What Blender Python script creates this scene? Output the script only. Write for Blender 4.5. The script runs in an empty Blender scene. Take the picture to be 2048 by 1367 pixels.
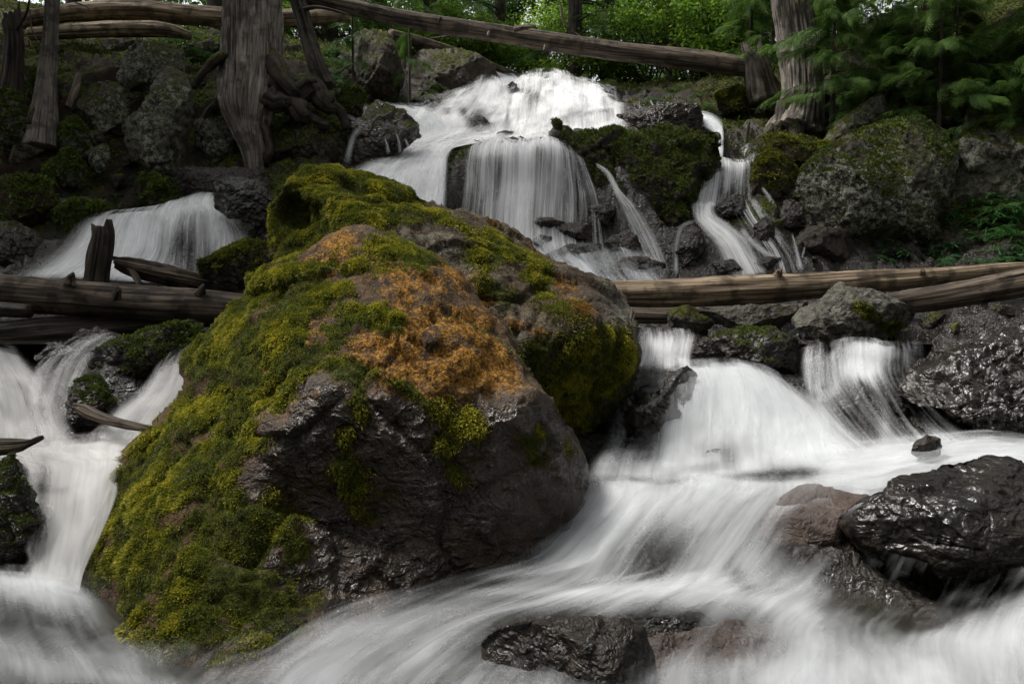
import bpy, bmesh, math, random
import numpy as np
from mathutils import Vector, Matrix

# ------------------------------------------------------------------ camera, world, sun
SC = bpy.context.scene
COL = SC.collection
F = 1593.0; CAMZ = 1.3; PITCH = math.radians(-3.0)
cam = bpy.data.cameras.new('camera'); cam.lens = F/2048*36; cam.sensor_width = 36
cam.clip_start = 0.05; cam.clip_end = 2000
camo = bpy.data.objects.new('camera', cam); COL.objects.link(camo)
camo.location = (0, 0, CAMZ); camo.rotation_euler = (math.radians(90)+PITCH, 0, 0)
SC.camera = camo

SUN_EL, SUN_AZ = 60.0, -80.0     # azimuth measured from +Y (upstream) towards +X
world = bpy.data.worlds.new('World'); SC.world = world; world.use_nodes = True
nt = world.node_tree; nt.nodes.clear()
sky = nt.nodes.new('ShaderNodeTexSky'); sky.sky_type = 'NISHITA'; sky.sun_disc = False
sky.sun_elevation = math.radians(SUN_EL); sky.sun_rotation = math.radians(SUN_AZ)
sky.dust_density = 4; sky.air_density = 1.0; sky.ozone_density = 1.0
hs = nt.nodes.new('ShaderNodeHueSaturation'); hs.inputs['Saturation'].default_value = 0.12
bg = nt.nodes.new('ShaderNodeBackground'); bg.inputs['Strength'].default_value = 0.11
wo = nt.nodes.new('ShaderNodeOutputWorld')
nt.links.new(sky.outputs[0], hs.inputs['Color']); nt.links.new(hs.outputs[0], bg.inputs[0]); nt.links.new(bg.outputs[0], wo.inputs[0])
sl = bpy.data.lights.new('sun', 'SUN'); sl.energy = 1.9; sl.angle = math.radians(14); sl.color = (1.0, 0.97, 0.92)
so = bpy.data.objects.new('sun', sl); COL.objects.link(so)
_el, _az = math.radians(SUN_EL), math.radians(SUN_AZ)
_sd = Vector((math.sin(_az)*math.cos(_el), math.cos(_az)*math.cos(_el), math.sin(_el)))
so.rotation_euler = _sd.to_track_quat('Z', 'Y').to_euler()
SC.view_settings.view_transform = 'Standard'; SC.view_settings.look = 'None'
SC.view_settings.exposure = 1.3; SC.view_settings.gamma = 1.0
SC.cycles.transparent_max_bounces = 24; SC.cycles.max_bounces = 7
SC.cycles.diffuse_bounces = 3; SC.cycles.glossy_bounces = 2; SC.cycles.transmission_bounces = 3
SC.cycles.use_denoising = True
SC.cycles.sample_clamp_indirect = 4.0

# ------------------------------------------------------------------ geometry helpers
CP, SP = math.cos(PITCH), math.sin(PITCH)
def W(px, py, Y):
    """point of the place seen at photo pixel (px, py) at distance Y up the valley"""
    px = np.asarray(px, float); py = np.asarray(py, float); Y = np.asarray(Y, float)
    a = (px-1024)/F; b = (683.5-py)/F
    dy = CP - b*SP; dz = SP + b*CP
    s = Y/dy
    return np.stack([a*s, Y+0*s, CAMZ+dz*s], -1)
def proj(P):
    x, y, z = P[..., 0], P[..., 1], P[..., 2]-CAMZ
    d = y*CP+z*SP; u = -y*SP+z*CP
    return 1024+F*x/d, 683.5-F*u/d, d

def _h(ix, iy, iz, s):
    with np.errstate(over='ignore'):
        h = (ix.astype(np.uint32)*np.uint32(374761393)) ^ (iy.astype(np.uint32)*np.uint32(668265263)) ^ (iz.astype(np.uint32)*np.uint32(2147483647)) ^ np.uint32((s*1274126177+977) & 0xffffffff)
        h = (h ^ (h >> np.uint32(13)))*np.uint32(1274126177)
        h = (h ^ (h >> np.uint32(16)))*np.uint32(2246822519)
        h = h ^ (h >> np.uint32(15))
    return h.astype(np.float64)/4294967296.0
def vn(P, s=0):
    P = np.asarray(P, float); I = np.floor(P); f = P-I; I = I.astype(np.int64)
    f = f*f*f*(f*(f*6-15)+10); r = 0
    for dx in (0, 1):
        wx = f[..., 0] if dx else 1-f[..., 0]
        for dy in (0, 1):
            wy = f[..., 1] if dy else 1-f[..., 1]
            for dz in (0, 1):
                wz = f[..., 2] if dz else 1-f[..., 2]
                r = r + wx*wy*wz*_h(I[..., 0]+dx, I[..., 1]+dy, I[..., 2]+dz, s)
    return r*2-1
def fbm(P, o=4, s=0, g=.5, l=2.03):
    a, r, t = 1.0, 0, 0
    for k in range(o):
        r = r+a*vn(P*(l**k)+k*17.3, s+k); t += a; a *= g
    return r/t*1.5
def facets(P, s=0):
    """broken planar facets: every cell gets its own tilted plane"""
    I = np.floor(P).astype(np.int64); best = np.full(P.shape[:-1], 9e9); sec = best.copy(); val = np.zeros(P.shape[:-1])
    for dx in (-1, 0, 1):
        for dy in (-1, 0, 1):
            for dz in (-1, 0, 1):
                a, b, c = I[..., 0]+dx, I[..., 1]+dy, I[..., 2]+dz
                q = np.stack([a+_h(a, b, c, s), b+_h(a, b, c, s+1), c+_h(a, b, c, s+2)], -1)
                d = P-q; dd = (d*d).sum(-1)
                g = np.stack([_h(a, b, c, s+3), _h(a, b, c, s+4), _h(a, b, c, s+5)], -1)*2-1
                v = (d*g).sum(-1)+.5*(_h(a, b, c, s+6)-.5)
                m = dd < best
                sec = np.where(m, best, np.minimum(sec, dd))
                val = np.where(m, v, val); best = np.where(m, dd, best)
    return val, np.sqrt(sec)-np.sqrt(best)
def sst(a, b, x):
    t = np.clip((x-a)/(b-a), 0, 1); return t*t*(3-2*t)
def catmull(P, n):
    P = np.asarray(P, float); m = len(P)
    if m == 2:
        t = np.linspace(0, 1, n).reshape((-1,)+(1,)*(P.ndim-1)); return P[0]*(1-t)+P[1]*t
    Q = np.concatenate([(2*P[0]-P[1])[None], P, (2*P[-1]-P[-2])[None]])
    t = np.linspace(0, m-1-1e-9, n); i = t.astype(int); f = (t-i).reshape((-1,)+(1,)*(P.ndim-1))
    a, b, c, d = Q[i], Q[i+1], Q[i+2], Q[i+3]
    return .5*((2*b)+(-a+c)*f+(2*a-5*b+4*c-d)*f**2+(-a+3*b-3*c+d)*f**3)

def mesh_np(name, V, Fc, mat, parent=None, attrs=None, uv=None, smooth=True, link=True):
    V = np.asarray(V, np.float32); Fc = np.asarray(Fc, np.int32); k = Fc.shape[1]
    me = bpy.data.meshes.new(name)
    me.vertices.add(len(V)); me.vertices.foreach_set('co', V.ravel())
    me.loops.add(Fc.size); me.loops.foreach_set('vertex_index', Fc.ravel())
    me.polygons.add(len(Fc)); me.polygons.foreach_set('loop_start', np.arange(0, Fc.size, k, dtype=np.int32))
    me.polygons.foreach_set('use_smooth', np.full(len(Fc), smooth))
    if attrs:
        for a, v in attrs.items():
            at = me.attributes.new(a, 'FLOAT', 'POINT'); at.data.foreach_set('value', np.asarray(v, np.float32).ravel())
    if uv is not None:
        ul = me.uv_layers.new(name='UVMap'); ul.data.foreach_set('uv', np.asarray(uv, np.float32)[Fc.ravel()].ravel())
    me.update(calc_edges=True)
    me.materials.append(mat)
    o = bpy.data.objects.new(name, me)
    if link: COL.objects.link(o)
    if parent is not None: o.parent = parent
    return o
def tag(o, label=None, cat=None, group=None, kind=None):
    if label: o['label'] = label
    if cat: o['category'] = cat
    if group: o['group'] = group
    if kind: o['kind'] = kind
    return o
def empty(name, loc, label, cat, group=None):
    o = bpy.data.objects.new(name, None); COL.objects.link(o); o.location = loc; o.empty_display_size = .1
    return tag(o, label, cat, group)
def adopt(ch, par):
    ch.parent = par; ch.matrix_parent_inverse = Matrix.Translation(-Vector(par.location)); return ch
def normals(V, Fc):
    a, b, c = V[Fc[:, 0]], V[Fc[:, 1]], V[Fc[:, 2]]
    n = np.cross(b-a, c-a); N = np.zeros_like(V)
    for k in range(3):
        for j in range(3): N[:, j] += np.bincount(Fc[:, k], n[:, j], len(V))
    return N/np.maximum(np.linalg.norm(N, axis=1, keepdims=True), 1e-12)
_ico = {}
def ico(n):
    if n not in _ico:
        bm = bmesh.new(); bmesh.ops.create_icosphere(bm, subdivisions=n, radius=1)
        V = np.array([v.co[:] for v in bm.verts]); Fc = np.array([[v.index for v in f.verts] for f in bm.faces]); bm.free()
        V /= np.linalg.norm(V, axis=1, keepdims=True); _ico[n] = (V, Fc)
    return _ico[n]
def rbf(X, v, Q, c=0.05):
    def ph(A, B): return np.sqrt(((A[:, None]-B[None])**2).sum(-1)+c*c)
    n = len(X); A = np.zeros((n+3, n+3)); A[:n, :n] = -ph(X, X)+np.eye(n)*1e-4
    A[:n, n] = 1; A[:n, n+1:] = X; A[n, :n] = 1; A[n+1:, :n] = X.T
    w = np.linalg.solve(A, np.concatenate([v, [0, 0, 0]])); out = np.zeros(len(Q))
    for i in range(0, len(Q), 20000):
        q = Q[i:i+20000]; out[i:i+20000] = -ph(q, X)@w[:n]+w[n]+q@w[n+1:]
    return out

# ------------------------------------------------------------------ materials
def newmat(name):
    m = bpy.data.materials.new(name); m.use_nodes = True; t = m.node_tree; t.nodes.clear()
    return m, t
class NT:
    def __init__(s, t): s.t = t
    def n(s, typ, **kw):
        x = s.t.nodes.new(typ)
        for k, v in kw.items():
            if k.startswith('_'): setattr(x, k[1:], v)
            else: x.inputs[k.replace('__', ' ')].default_value = v
        return x
    def l(s, a, b): s.t.links.new(a, b)
    def attr(s, name): return s.n('ShaderNodeAttribute', _attribute_name=name).outputs['Fac']
    def math(s, op, a, b=None, c=None, clamp=False):
        x = s.n('ShaderNodeMath', _operation=op, _use_clamp=clamp)
        for i, v in enumerate((a, b, c)):
            if v is None: continue
            if isinstance(v, (int, float)): x.inputs[i].default_value = v
            else: s.l(v, x.inputs[i])
        return x.outputs[0]
    def mix(s, f, a, b):
        x = s.n('ShaderNodeMix', _data_type='RGBA')
        for i, v in ((0, f), (6, a), (7, b)):
            if isinstance(v, (int, float)): x.inputs[i].default_value = v
            elif isinstance(v, tuple): x.inputs[i].default_value = v+(1,) if len(v) == 3 else v
            else: s.l(v, x.inputs[i])
        return x.outputs[2]
    def noise(s, vec, scale, detail=4, rough=.55, dist=0):
        x = s.n('ShaderNodeTexNoise', Scale=scale, Detail=detail, Roughness=rough, Distortion=dist)
        if vec is not None: s.l(vec, x.inputs['Vector'])
        return x.outputs['Fac']
    def rng(s, v, a, b, c=0., d=1.):
        x = s.n('ShaderNodeMapRange', _interpolation_type='SMOOTHSTEP'); s.l(v, x.inputs[0])
        for i, q in enumerate((a, b, c, d)): x.inputs[i+1].default_value = q
        return x.outputs[0]
    def mapv(s, v, sc):
        x = s.n('ShaderNodeMapping'); s.l(v, x.inputs[0]); x.inputs['Scale'].default_value = sc; return x.outputs[0]

def rock_mat(name, ca, cb, wet_rough=.2, lich=(.22, .23, .18), sc=1.0, wave=0):
    m, t = newmat(name); q = NT(t)
    pos = q.n('ShaderNodeNewGeometry').outputs['Position']
    n1 = q.noise(pos, 2.2*sc, 6, .6); n2 = q.noise(pos, 14*sc, 6, .65, .4); n3 = q.noise(pos, 70*sc, 4, .6)
    col = q.mix(q.rng(q.math('ADD', q.math('MULTIPLY', n1, .5), q.math('MULTIPLY', n2, .5)), .35, .65), ca, cb)
    col = q.mix(q.math('MULTIPLY', q.rng(n3, .52, .68), .35), col, tuple(min(1, 2.0*x) for x in cb))
    # rust and lichen
    lm = q.math('MULTIPLY', q.attr('lichen'), q.rng(q.math('ADD', q.math('MULTIPLY', n2, .6), q.math('MULTIPLY', n3, .4)), .46, .56))
    col = q.mix(lm, col, lich)
    oc = q.mix(q.rng(q.noise(pos, 45, 4, .7), .4, .62), (.06, .028, .008), (.34, .165, .022))
    om = q.rng(q.math('ADD', q.attr('orange'), q.math('MULTIPLY', q.math('SUBTRACT', q.math('ADD', q.math('MULTIPLY', n3, .45), q.math('MULTIPLY', n2, .55)), .5), 2.6)), .3, .75)
    om = q.math('MULTIPLY', om, q.math('GREATER_THAN', q.attr('orange'), .05))
    col = q.mix(om, col, oc)
    mc = q.mix(q.rng(q.noise(pos, 26, 5, .7), .38, .62), (.014, .018, .004), (.075, .085, .012))
    mc = q.mix(q.rng(q.noise(pos, 4, 4, .6), .5, .7), mc, (.035, .026, .01))
    mm = q.rng(q.math('ADD', q.attr('moss'), q.math('MULTIPLY', q.math('SUBTRACT', n2, .5), 1.2)), .35, .6)
    mm = q.math('MULTIPLY', mm, q.math('GREATER_THAN', q.attr('moss'), .03))
    col = q.mix(mm, col, mc)
    wet = q.attr('wet')
    wn = q.math('MULTIPLY', wet, q.math('SUBTRACT', 1., mm, clamp=True), clamp=True)
    col = q.mix(q.math('MULTIPLY', wn, .55), col, (.008, .007, .006))
    b = q.n('ShaderNodeBsdfPrincipled'); q.l(col, b.inputs['Base Color'])
    rr = q.math('ADD', q.math('MULTIPLY', wn, wet_rough-.85), .85)
    rr = q.math('ADD', rr, q.math('MULTIPLY', q.math('SUBTRACT', q.noise(pos, 3.5, 3), .42), .7)); q.l(rr, b.inputs['Roughness'])
    q.l(q.math('ADD', q.math('MULTIPLY', wn, .3), .12), b.inputs['Specular IOR Level'])
    # bump: cracks and grain
    vo = q.n('ShaderNodeTexVoronoi', Scale=7*sc, _feature='DISTANCE_TO_EDGE')
    wv = q.n('ShaderNodeVectorMath', _operation='ADD'); q.l(pos, wv.inputs[0])
    nc = q.n('ShaderNodeTexNoise', Scale=5*sc, Detail=4); q.l(pos, nc.inputs[0])
    ms = q.n('ShaderNodeVectorMath', _operation='SCALE'); ms.inputs['Scale'].default_value = .35/sc; q.l(nc.outputs['Color'], ms.inputs[0]); q.l(ms.outputs[0], wv.inputs[1])
    q.l(wv.outputs[0], vo.inputs['Vector'])
    h = q.math('ADD', q.math('MULTIPLY', q.rng(vo.outputs['Distance'], 0, .05), .25), q.math('MULTIPLY', n2, 1.3))
    h = q.math('ADD', h, q.math('MULTIPLY', n3, .35)); h = q.math('ADD', h, q.math('MULTIPLY', mm, q.noise(pos, 90, 3, .7)))
    rip = q.noise(q.mapv(pos, (1, 1, 1.7)), 7, 3, .45, 1.8); rip2 = q.noise(pos, 24, 3, .5, 1.2)
    if wave: h = q.math('ADD', q.math('MULTIPLY', h, .25), q.math('ADD', q.math('MULTIPLY', rip, 2.0), q.math('MULTIPLY', rip2, .35)))
    else: h = q.math('ADD', h, q.math('MULTIPLY', wn, q.math('ADD', q.math('MULTIPLY', rip2, 1.6), q.math('MULTIPLY', rip, 2.4))))
    bp = q.n('ShaderNodeBump', Strength=.65, Distance=(.022 if wave else .03)/sc); q.l(h, bp.inputs['Height']); q.l(bp.outputs[0], b.inputs['Normal'])
    o = q.n('ShaderNodeOutputMaterial'); q.l(b.outputs[0], o.inputs[0]); return m

M = {}
M['rock'] = rock_mat('dark_rock', (.012, .0085, .0055), (.05, .035, .023))
M['boulder'] = rock_mat('warm_boulder', (.019, .0105, .005), (.088, .055, .03), .17)
M['rockwarm'] = rock_mat('warm_rock', (.02, .012, .006), (.075, .05, .03))
M['rockblack'] = rock_mat('black_wet_rock', (.005, .004, .003), (.028, .02, .013), .19, wave=1)
M['rockgrey'] = rock_mat('grey_rock', (.022, .019, .015), (.085, .075, .06))
M['lichenrock'] = rock_mat('lichen_rock', (.025, .022, .016), (.075, .068, .05), lich=(.33, .34, .27))
M['terrain'] = rock_mat('bank_ground', (.008, .006, .004), (.026, .018, .011))
M['brownrock'] = rock_mat('brown_rock', (.045, .03, .024), (.1, .072, .06))

def strand_mat(name, cols, trans=.35):
    m, t = newmat(name); q = NT(t)
    r = q.n('ShaderNodeValToRGB'); e = r.color_ramp.elements
    while len(e) < len(cols): e.new(.5)
    for i, c in enumerate(cols): e[i].position = i/(len(cols)-1); e[i].color = c+(1,)
    q.l(q.attr('tint'), r.inputs[0])
    d = q.n('ShaderNodeBsdfPrincipled', Roughness=.6); d.inputs['Specular IOR Level'].default_value = .25
    q.l(r.outputs[0], d.inputs['Base Color'])
    tr = q.n('ShaderNodeBsdfTranslucent'); q.l(r.outputs[0], tr.inputs[0])
    mx = q.n('ShaderNodeMixShader', Fac=trans); q.l(d.outputs[0], mx.inputs[1]); q.l(tr.outputs[0], mx.inputs[2])
    o = q.n('ShaderNodeOutputMaterial'); q.l(mx.outputs[0], o.inputs[0]); return m
M['moss'] = strand_mat('moss_strands', [(.03, .017, .005), (.04, .042, .006), (.09, .112, .01), (.21, .21, .017), (.42, .37, .033)])
M['darkmoss'] = strand_mat('dark_moss', [(.018, .016, .004), (.035, .055, .008), (.08, .12, .014), (.18, .22, .026)])
M['rustmoss'] = strand_mat('rust_growth', [(.06, .03, .007), (.2, .1, .013), (.46, .24, .03)], .15)
M['cedar'] = strand_mat('cedar_needles', [(.02, .04, .012), (.045, .09, .02), (.1, .19, .035), (.22, .36, .07)], .35)
M['leaf'] = strand_mat('broad_leaf', [(.03, .07, .01), (.07, .14, .015), (.16, .28, .03), (.3, .42, .05)], .5)
M['fern'] = strand_mat('fern_green', [(.015, .04, .01), (.03, .09, .02), (.07, .17, .03)], .35)
M['conifer'] = strand_mat('far_conifer', [(.015, .04, .012), (.04, .1, .022), (.09, .19, .04), (.16, .28, .06)], .4)
M['litter'] = strand_mat('dead_litter', [(.03, .015, .008), (.08, .04, .02), (.14, .09, .05)], .1)

def bark_mat(name, ca, cb, su=45, sv=2.2, moss=.0, bump=.9, rough=.8):
    m, t = newmat(name); q = NT(t)
    uv = q.n('ShaderNodeTexCoord').outputs['UV']; pos = q.n('ShaderNodeNewGeometry').outputs['Position']
    n1 = q.noise(q.mapv(uv, (su, sv, 1)), 1, 6, .65, .6); n2 = q.noise(q.mapv(uv, (su*.22, sv*.5, 1)), 1, 4, .6, .3)
    n3 = q.noise(pos, 5, 5, .6)
    f = q.math('ADD', q.math('MULTIPLY', n1, .65), q.math('MULTIPLY', n2, .35))
    col = q.mix(q.rng(f, .38, .62), ca, cb)
    crk = q.noise(q.mapv(uv, (su*.5, sv*.28, 1)), 1, 3, .5, .2)
    col = q.mix(q.math('MULTIPLY', q.rng(crk, .57, .62), .8), col, tuple(.3*x for x in ca))
    col = q.mix(q.math('MULTIPLY', q.rng(n3, .46, .62), .75), col, tuple(.6*x for x in ca))
    f = q.math('SUBTRACT', f, q.math('MULTIPLY', q.rng(crk, .57, .62), .5))
    mc = q.mix(q.rng(q.noise(pos, 30, 4, .7), .4, .6), (.02, .026, .005), (.09, .1, .014))
    mm = q.rng(q.math('ADD', q.attr('moss'), q.math('MULTIPLY', q.math('SUBTRACT', q.noise(pos, 8, 5, .7), .5), 1.6)), .4, .62)
    mm = q.math('MULTIPLY', mm, q.math('GREATER_THAN', q.attr('moss'), .03)); col = q.mix(mm, col, mc)
    b = q.n('ShaderNodeBsdfPrincipled', Roughness=rough); q.l(col, b.inputs['Base Color']); b.inputs['Specular IOR Level'].default_value = .25
    bp = q.n('ShaderNodeBump', Strength=bump, Distance=.02); q.l(q.math('ADD', f, q.math('MULTIPLY', mm, q.noise(pos, 80, 2))), bp.inputs['Height']); q.l(bp.outputs[0], b.inputs['Normal'])
    o = q.n('ShaderNodeOutputMaterial'); q.l(b.outputs[0], o.inputs[0]); return m
M['cedarbark'] = bark_mat('cedar_bark', (.085, .072, .06), (.27, .235, .2), 120, 3.0)
M['darkbark'] = bark_mat('dark_bark', (.022, .017, .012), (.08, .064, .05), 38, 2)
M['logwood'] = bark_mat('weathered_log', (.03, .022, .016), (.17, .13, .095), 34, 1.2)
M['drylog'] = bark_mat('pale_dry_log', (.08, .056, .036), (.38, .29, .19), 34, 1.0)
M['darklog'] = bark_mat('dark_wet_log', (.016, .012, .009), (.07, .052, .038), 30, 1.4, rough=.5)

def water_mat(name, colr=(.71, .725, .735), su=15., sv=.5, amp=.85, lfa=1.0):
    m, t = newmat(name); q = NT(t)
    uv = q.n('ShaderNodeTexCoord').outputs['UV']
    n1 = q.noise(q.mapv(uv, (su, sv*1.0, 1)), 1, 4, .6, .15)
    n2 = q.noise(q.mapv(uv, (su*.22, sv*.7, 1)), 1, 3, .5, .2)
    n3 = q.noise(q.mapv(uv, (su*3.2, sv*4, 1)), 1, 3, .6, .0)
    s = q.math('ADD', q.math('MULTIPLY', n1, .42), q.math('MULTIPLY', n2, .4)); s = q.math('ADD', s, q.math('MULTIPLY', n3, .18))
    s = q.math('SUBTRACT', s, .5)
    f = q.attr('foam')
    a = q.math('ADD', f, q.math('MULTIPLY', s, q.math('MULTIPLY', q.attr('streak'), amp*2.2)))
    lf = q.noise(q.mapv(uv, (2.6, .9, 1)), 1, 3, .55, .5)
    a = q.math('ADD', a, q.math('MULTIPLY', q.math('SUBTRACT', lf, .5), lfa))
    a = q.rng(a, .05, 1.1); a = q.math('MULTIPLY', a, q.attr('edge'), clamp=True)
    d = q.n('ShaderNodeBsdfDiffuse', Color=colr+(1,)); tr = q.n('ShaderNodeBsdfTranslucent', Color=colr+(1,))
    mx = q.n('ShaderNodeMixShader', Fac=.3); q.l(d.outputs[0], mx.inputs[1]); q.l(tr.outputs[0], mx.inputs[2])
    tp = q.n('ShaderNodeBsdfTransparent'); m2 = q.n('ShaderNodeMixShader'); q.l(a, m2.inputs[0]); q.l(tp.outputs[0], m2.inputs[1]); q.l(mx.outputs[0], m2.inputs[2])
    o = q.n('ShaderNodeOutputMaterial'); q.l(m2.outputs[0], o.inputs[0]); return m
M['water'] = water_mat('silky_water')
M['waterdim'] = water_mat('silky_stream', (.68, .695, .705), su=11)  # greyer copy of the water, the foreground's tree shade put into its colour
M['waterfine'] = water_mat('silky_fall', (.88, .88, .88), su=30, sv=.3, amp=1.15, lfa=1.0)  # whitest copy, the open light on the falls put into its colour
M['waterwarm'] = water_mat('silky_water_warm', (.74, .73, .72))
def pool_mat():
    m, t = newmat('still_water'); q = NT(t)
    uv = q.n('ShaderNodeNewGeometry').outputs['Position']
    b = q.n('ShaderNodeBsdfPrincipled', Roughness=.12); b.inputs['Base Color'].default_value = (.02, .019, .014, 1)
    bp = q.n('ShaderNodeBump', Strength=.3, Distance=.03); q.l(q.noise(q.mapv(uv, (3, 1, 1)), 3, 3), bp.inputs['Height']); q.l(bp.outputs[0], b.inputs['Normal'])
    o = q.n('ShaderNodeOutputMaterial'); q.l(b.outputs[0], o.inputs[0]); return m
M['pool'] = pool_mat()

# ------------------------------------------------------------------ water sheets (laid out first, the bed is cut beneath them)
SHEETS = []
def sheet(name, st, nu=48, nv=90, mat='water', fade=(.15, .15), fv=(.06, .08), foam=.8, streak=.6, blobs=(), wob=.02, layers=3, gap=.035, cut=True):
    G = np.array([[(p+(foam,))[:4] if len(p) < 4 else p for p in r] for r in st], float)   # station, col, (px,py,Y,foam)
    G[..., 1:3] = G[..., 1:3]
    P = np.concatenate([W(G[..., 0], G[..., 1], G[..., 2]), G[..., 3:4]], -1)
    A = catmull(P, nv)                       # along flow
    A = catmull(A.transpose(1, 0, 2), nu)    # across -> nu, nv
    X, fo = A[..., :3].copy(), np.clip(A[..., 3], 0, 1.2)
    dv = np.linalg.norm(np.diff(X, axis=1), axis=-1); v = np.concatenate([np.zeros((nu, 1)), np.cumsum(dv, 1)], 1).mean(0)[None].repeat(nu, 0)
    du = np.linalg.norm(np.diff(X, axis=0), axis=-1); u = np.concatenate([np.zeros((1, nv)), np.cumsum(du, 0)], 0)
    um = u.mean(1, keepdims=True)
    u = .55*um+.45*(u-u[-1:]/2+um[-1:]/2)
    uu = np.linspace(0, 1, nu)[:, None]; vv = np.linspace(0, 1, nv)[None]
    fo = fo*(.76 if mat in ('waterdim', 'waterwarm') else 1.)  # thinner foam: bares the bed and also stands in for tree shade
    e = np.ones((nu, nv))
    if fade[0] > 0: e = e*sst(0, fade[0], uu)
    if fade[1] > 0: e = e*sst(0, fade[1], 1-uu)
    if fv[0] > 0: e = e*sst(0, fv[0], vv)
    if fv[1] > 0: e = e*sst(0, fv[1], 1-vv)
    ppx, ppy, _ = proj(X)
    for (bx, by, rx, ry, an, am) in blobs:
        c, s_ = math.cos(math.radians(an)), math.sin(math.radians(an))
        dx, dy = ppx-bx, ppy-by; a_, b_ = (dx*c+dy*s_)/rx, (-dx*s_+dy*c)/ry
        fo = fo+am*np.exp(-(a_*a_+b_*b_))
    SHEETS.append(dict(name=name, X=X, fo=fo, e=e, u=u, v=v, mat=mat, streak=streak, wob=wob, layers=layers, gap=gap, cut=cut, nu=nu, nv=nv))

def line(pts, w, Y=None):
    """thin fall: centre points (px,py,Y) and half widths -> 3-column stations"""
    out = []
    for i, p in enumerate(pts):
        a = np.array(pts[max(0, i-1)][:2], float); b = np.array(pts[min(len(pts)-1, i+1)][:2], float)
        d = b-a; d /= np.linalg.norm(d); n = np.array([d[1], -d[0]])
        ww = w[i] if hasattr(w, '__len__') else w
        out.append([(p[0]+n[0]*k*ww, p[1]+n[1]*k*ww, p[2]) for k in (1, 0, -1)])
    return out

# upper falls, right mass
sheet('water', [[(1022, 168, 17.2), (1062, 146, 17.2), (1110, 150, 17.2), (1170, 166, 17), (1225, 186, 16.6)],
                [(1012, 185, 16.6), (1060, 165, 16.5), (1118, 160, 16.5), (1185, 178, 16.4), (1240, 205, 16)],
                [(1003, 220, 15.2), (1058, 205, 15), (1120, 195, 15), (1190, 205, 14.9), (1252, 222, 14.6)],
                [(990, 262, 13.8), (1050, 258, 13.6), (1120, 250, 13.4), (1190, 245, 13.3), (1262, 240, 13.3)],
                [(975, 292, 12.4), (1040, 288, 12.3), (1120, 284, 12.3), (1190, 275, 12.4), (1265, 265, 12.6)]],
      mat='waterfine', foam=.9, streak=.7, fade=(.1, .12), fv=(.14, 0), wob=.09, blobs=[(1068, 215, 14, 40, 15, -.4), (1140, 235, 9, 40, 0, -.3), (1100, 185, 10, 25, 30, -.25), (1170, 255, 14, 20, 0, -.2), (1160, 150, 14, 10, 0, -.5), (1215, 230, 16, 30, 0, -.2), (1060, 205, 22, 32, 20, -.35), (1035, 178, 20, 12, 0, -.5), (1190, 165, 40, 12, 10, -.4)], layers=3, gap=.06)
# distant white tongue above the lip
sheet('water', [[(985, 140, 19.5), (1015, 146, 19.5)], [(995, 155, 18), (1040, 160, 17.6)], [(1000, 175, 16.8), (1055, 178, 16.5)]], nu=12, nv=20, foam=.8, fade=(.2, .2))
# upper falls, left lobe running down to the lower left fan
sheet('water', [[(905, 172, 16), (950, 156, 16), (985, 160, 16), (1012, 178, 16)],
                [(890, 192, 15.4), (945, 178, 15.4), (985, 180, 15.4), (1018, 200, 15.4)],
                [(862, 220, 14.6), (920, 212, 14.6), (975, 215, 14.6), (1015, 225, 14.6)],
                [(820, 246, 13.8), (890, 244, 13.8), (955, 244, 13.8), (1012, 248, 13.6)],
                [(800, 280, 13), (860, 280, 13), (930, 275, 13), (1000, 275, 12.8)],
                [(770, 305, 12.3), (830, 305, 12.2), (880, 300, 12.1), (915, 290, 12.1)]],
      mat='waterfine', foam=.95, streak=.45, fade=(.1, .04), fv=(.1, 0), wob=.06, blobs=[(955, 243, 30, 18, 0, -.85), (985, 255, 14, 14, 0, -.5), (925, 225, 12, 12, 0, -.5), (862, 240, 14, 10, -20, -.5), (905, 262, 18, 9, 0, -.4), (1000, 232, 10, 20, 0, -.3), (893, 230, 12, 10, 0, -.6), (950, 200, 14, 16, 0, -.3), (870, 195, 25, 15, -30, -.5)], gap=.06)
sheet('water', [[(775, 285, 12.6), (830, 292, 12.5), (880, 285, 12.4), (925, 278, 12.3)],
                [(740, 318, 11.9), (800, 318, 11.8), (855, 315, 11.7), (900, 308, 11.6)],
                [(690, 345, 11.2), (770, 345, 11.1), (840, 345, 11), (896, 345, 11)],
                [(650, 385, 10.6), (745, 390, 10.5), (830, 395, 10.4), (894, 400, 10.4)],
                [(640, 440, 10.2), (740, 445, 10.1), (830, 450, 10), (892, 450, 10.)]],
      mat='waterfine', foam=.95, streak=.5, fade=(.2, .07), fv=(.12, 0), blobs=[(860, 395, 50, 35, 0, -.2)])
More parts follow.
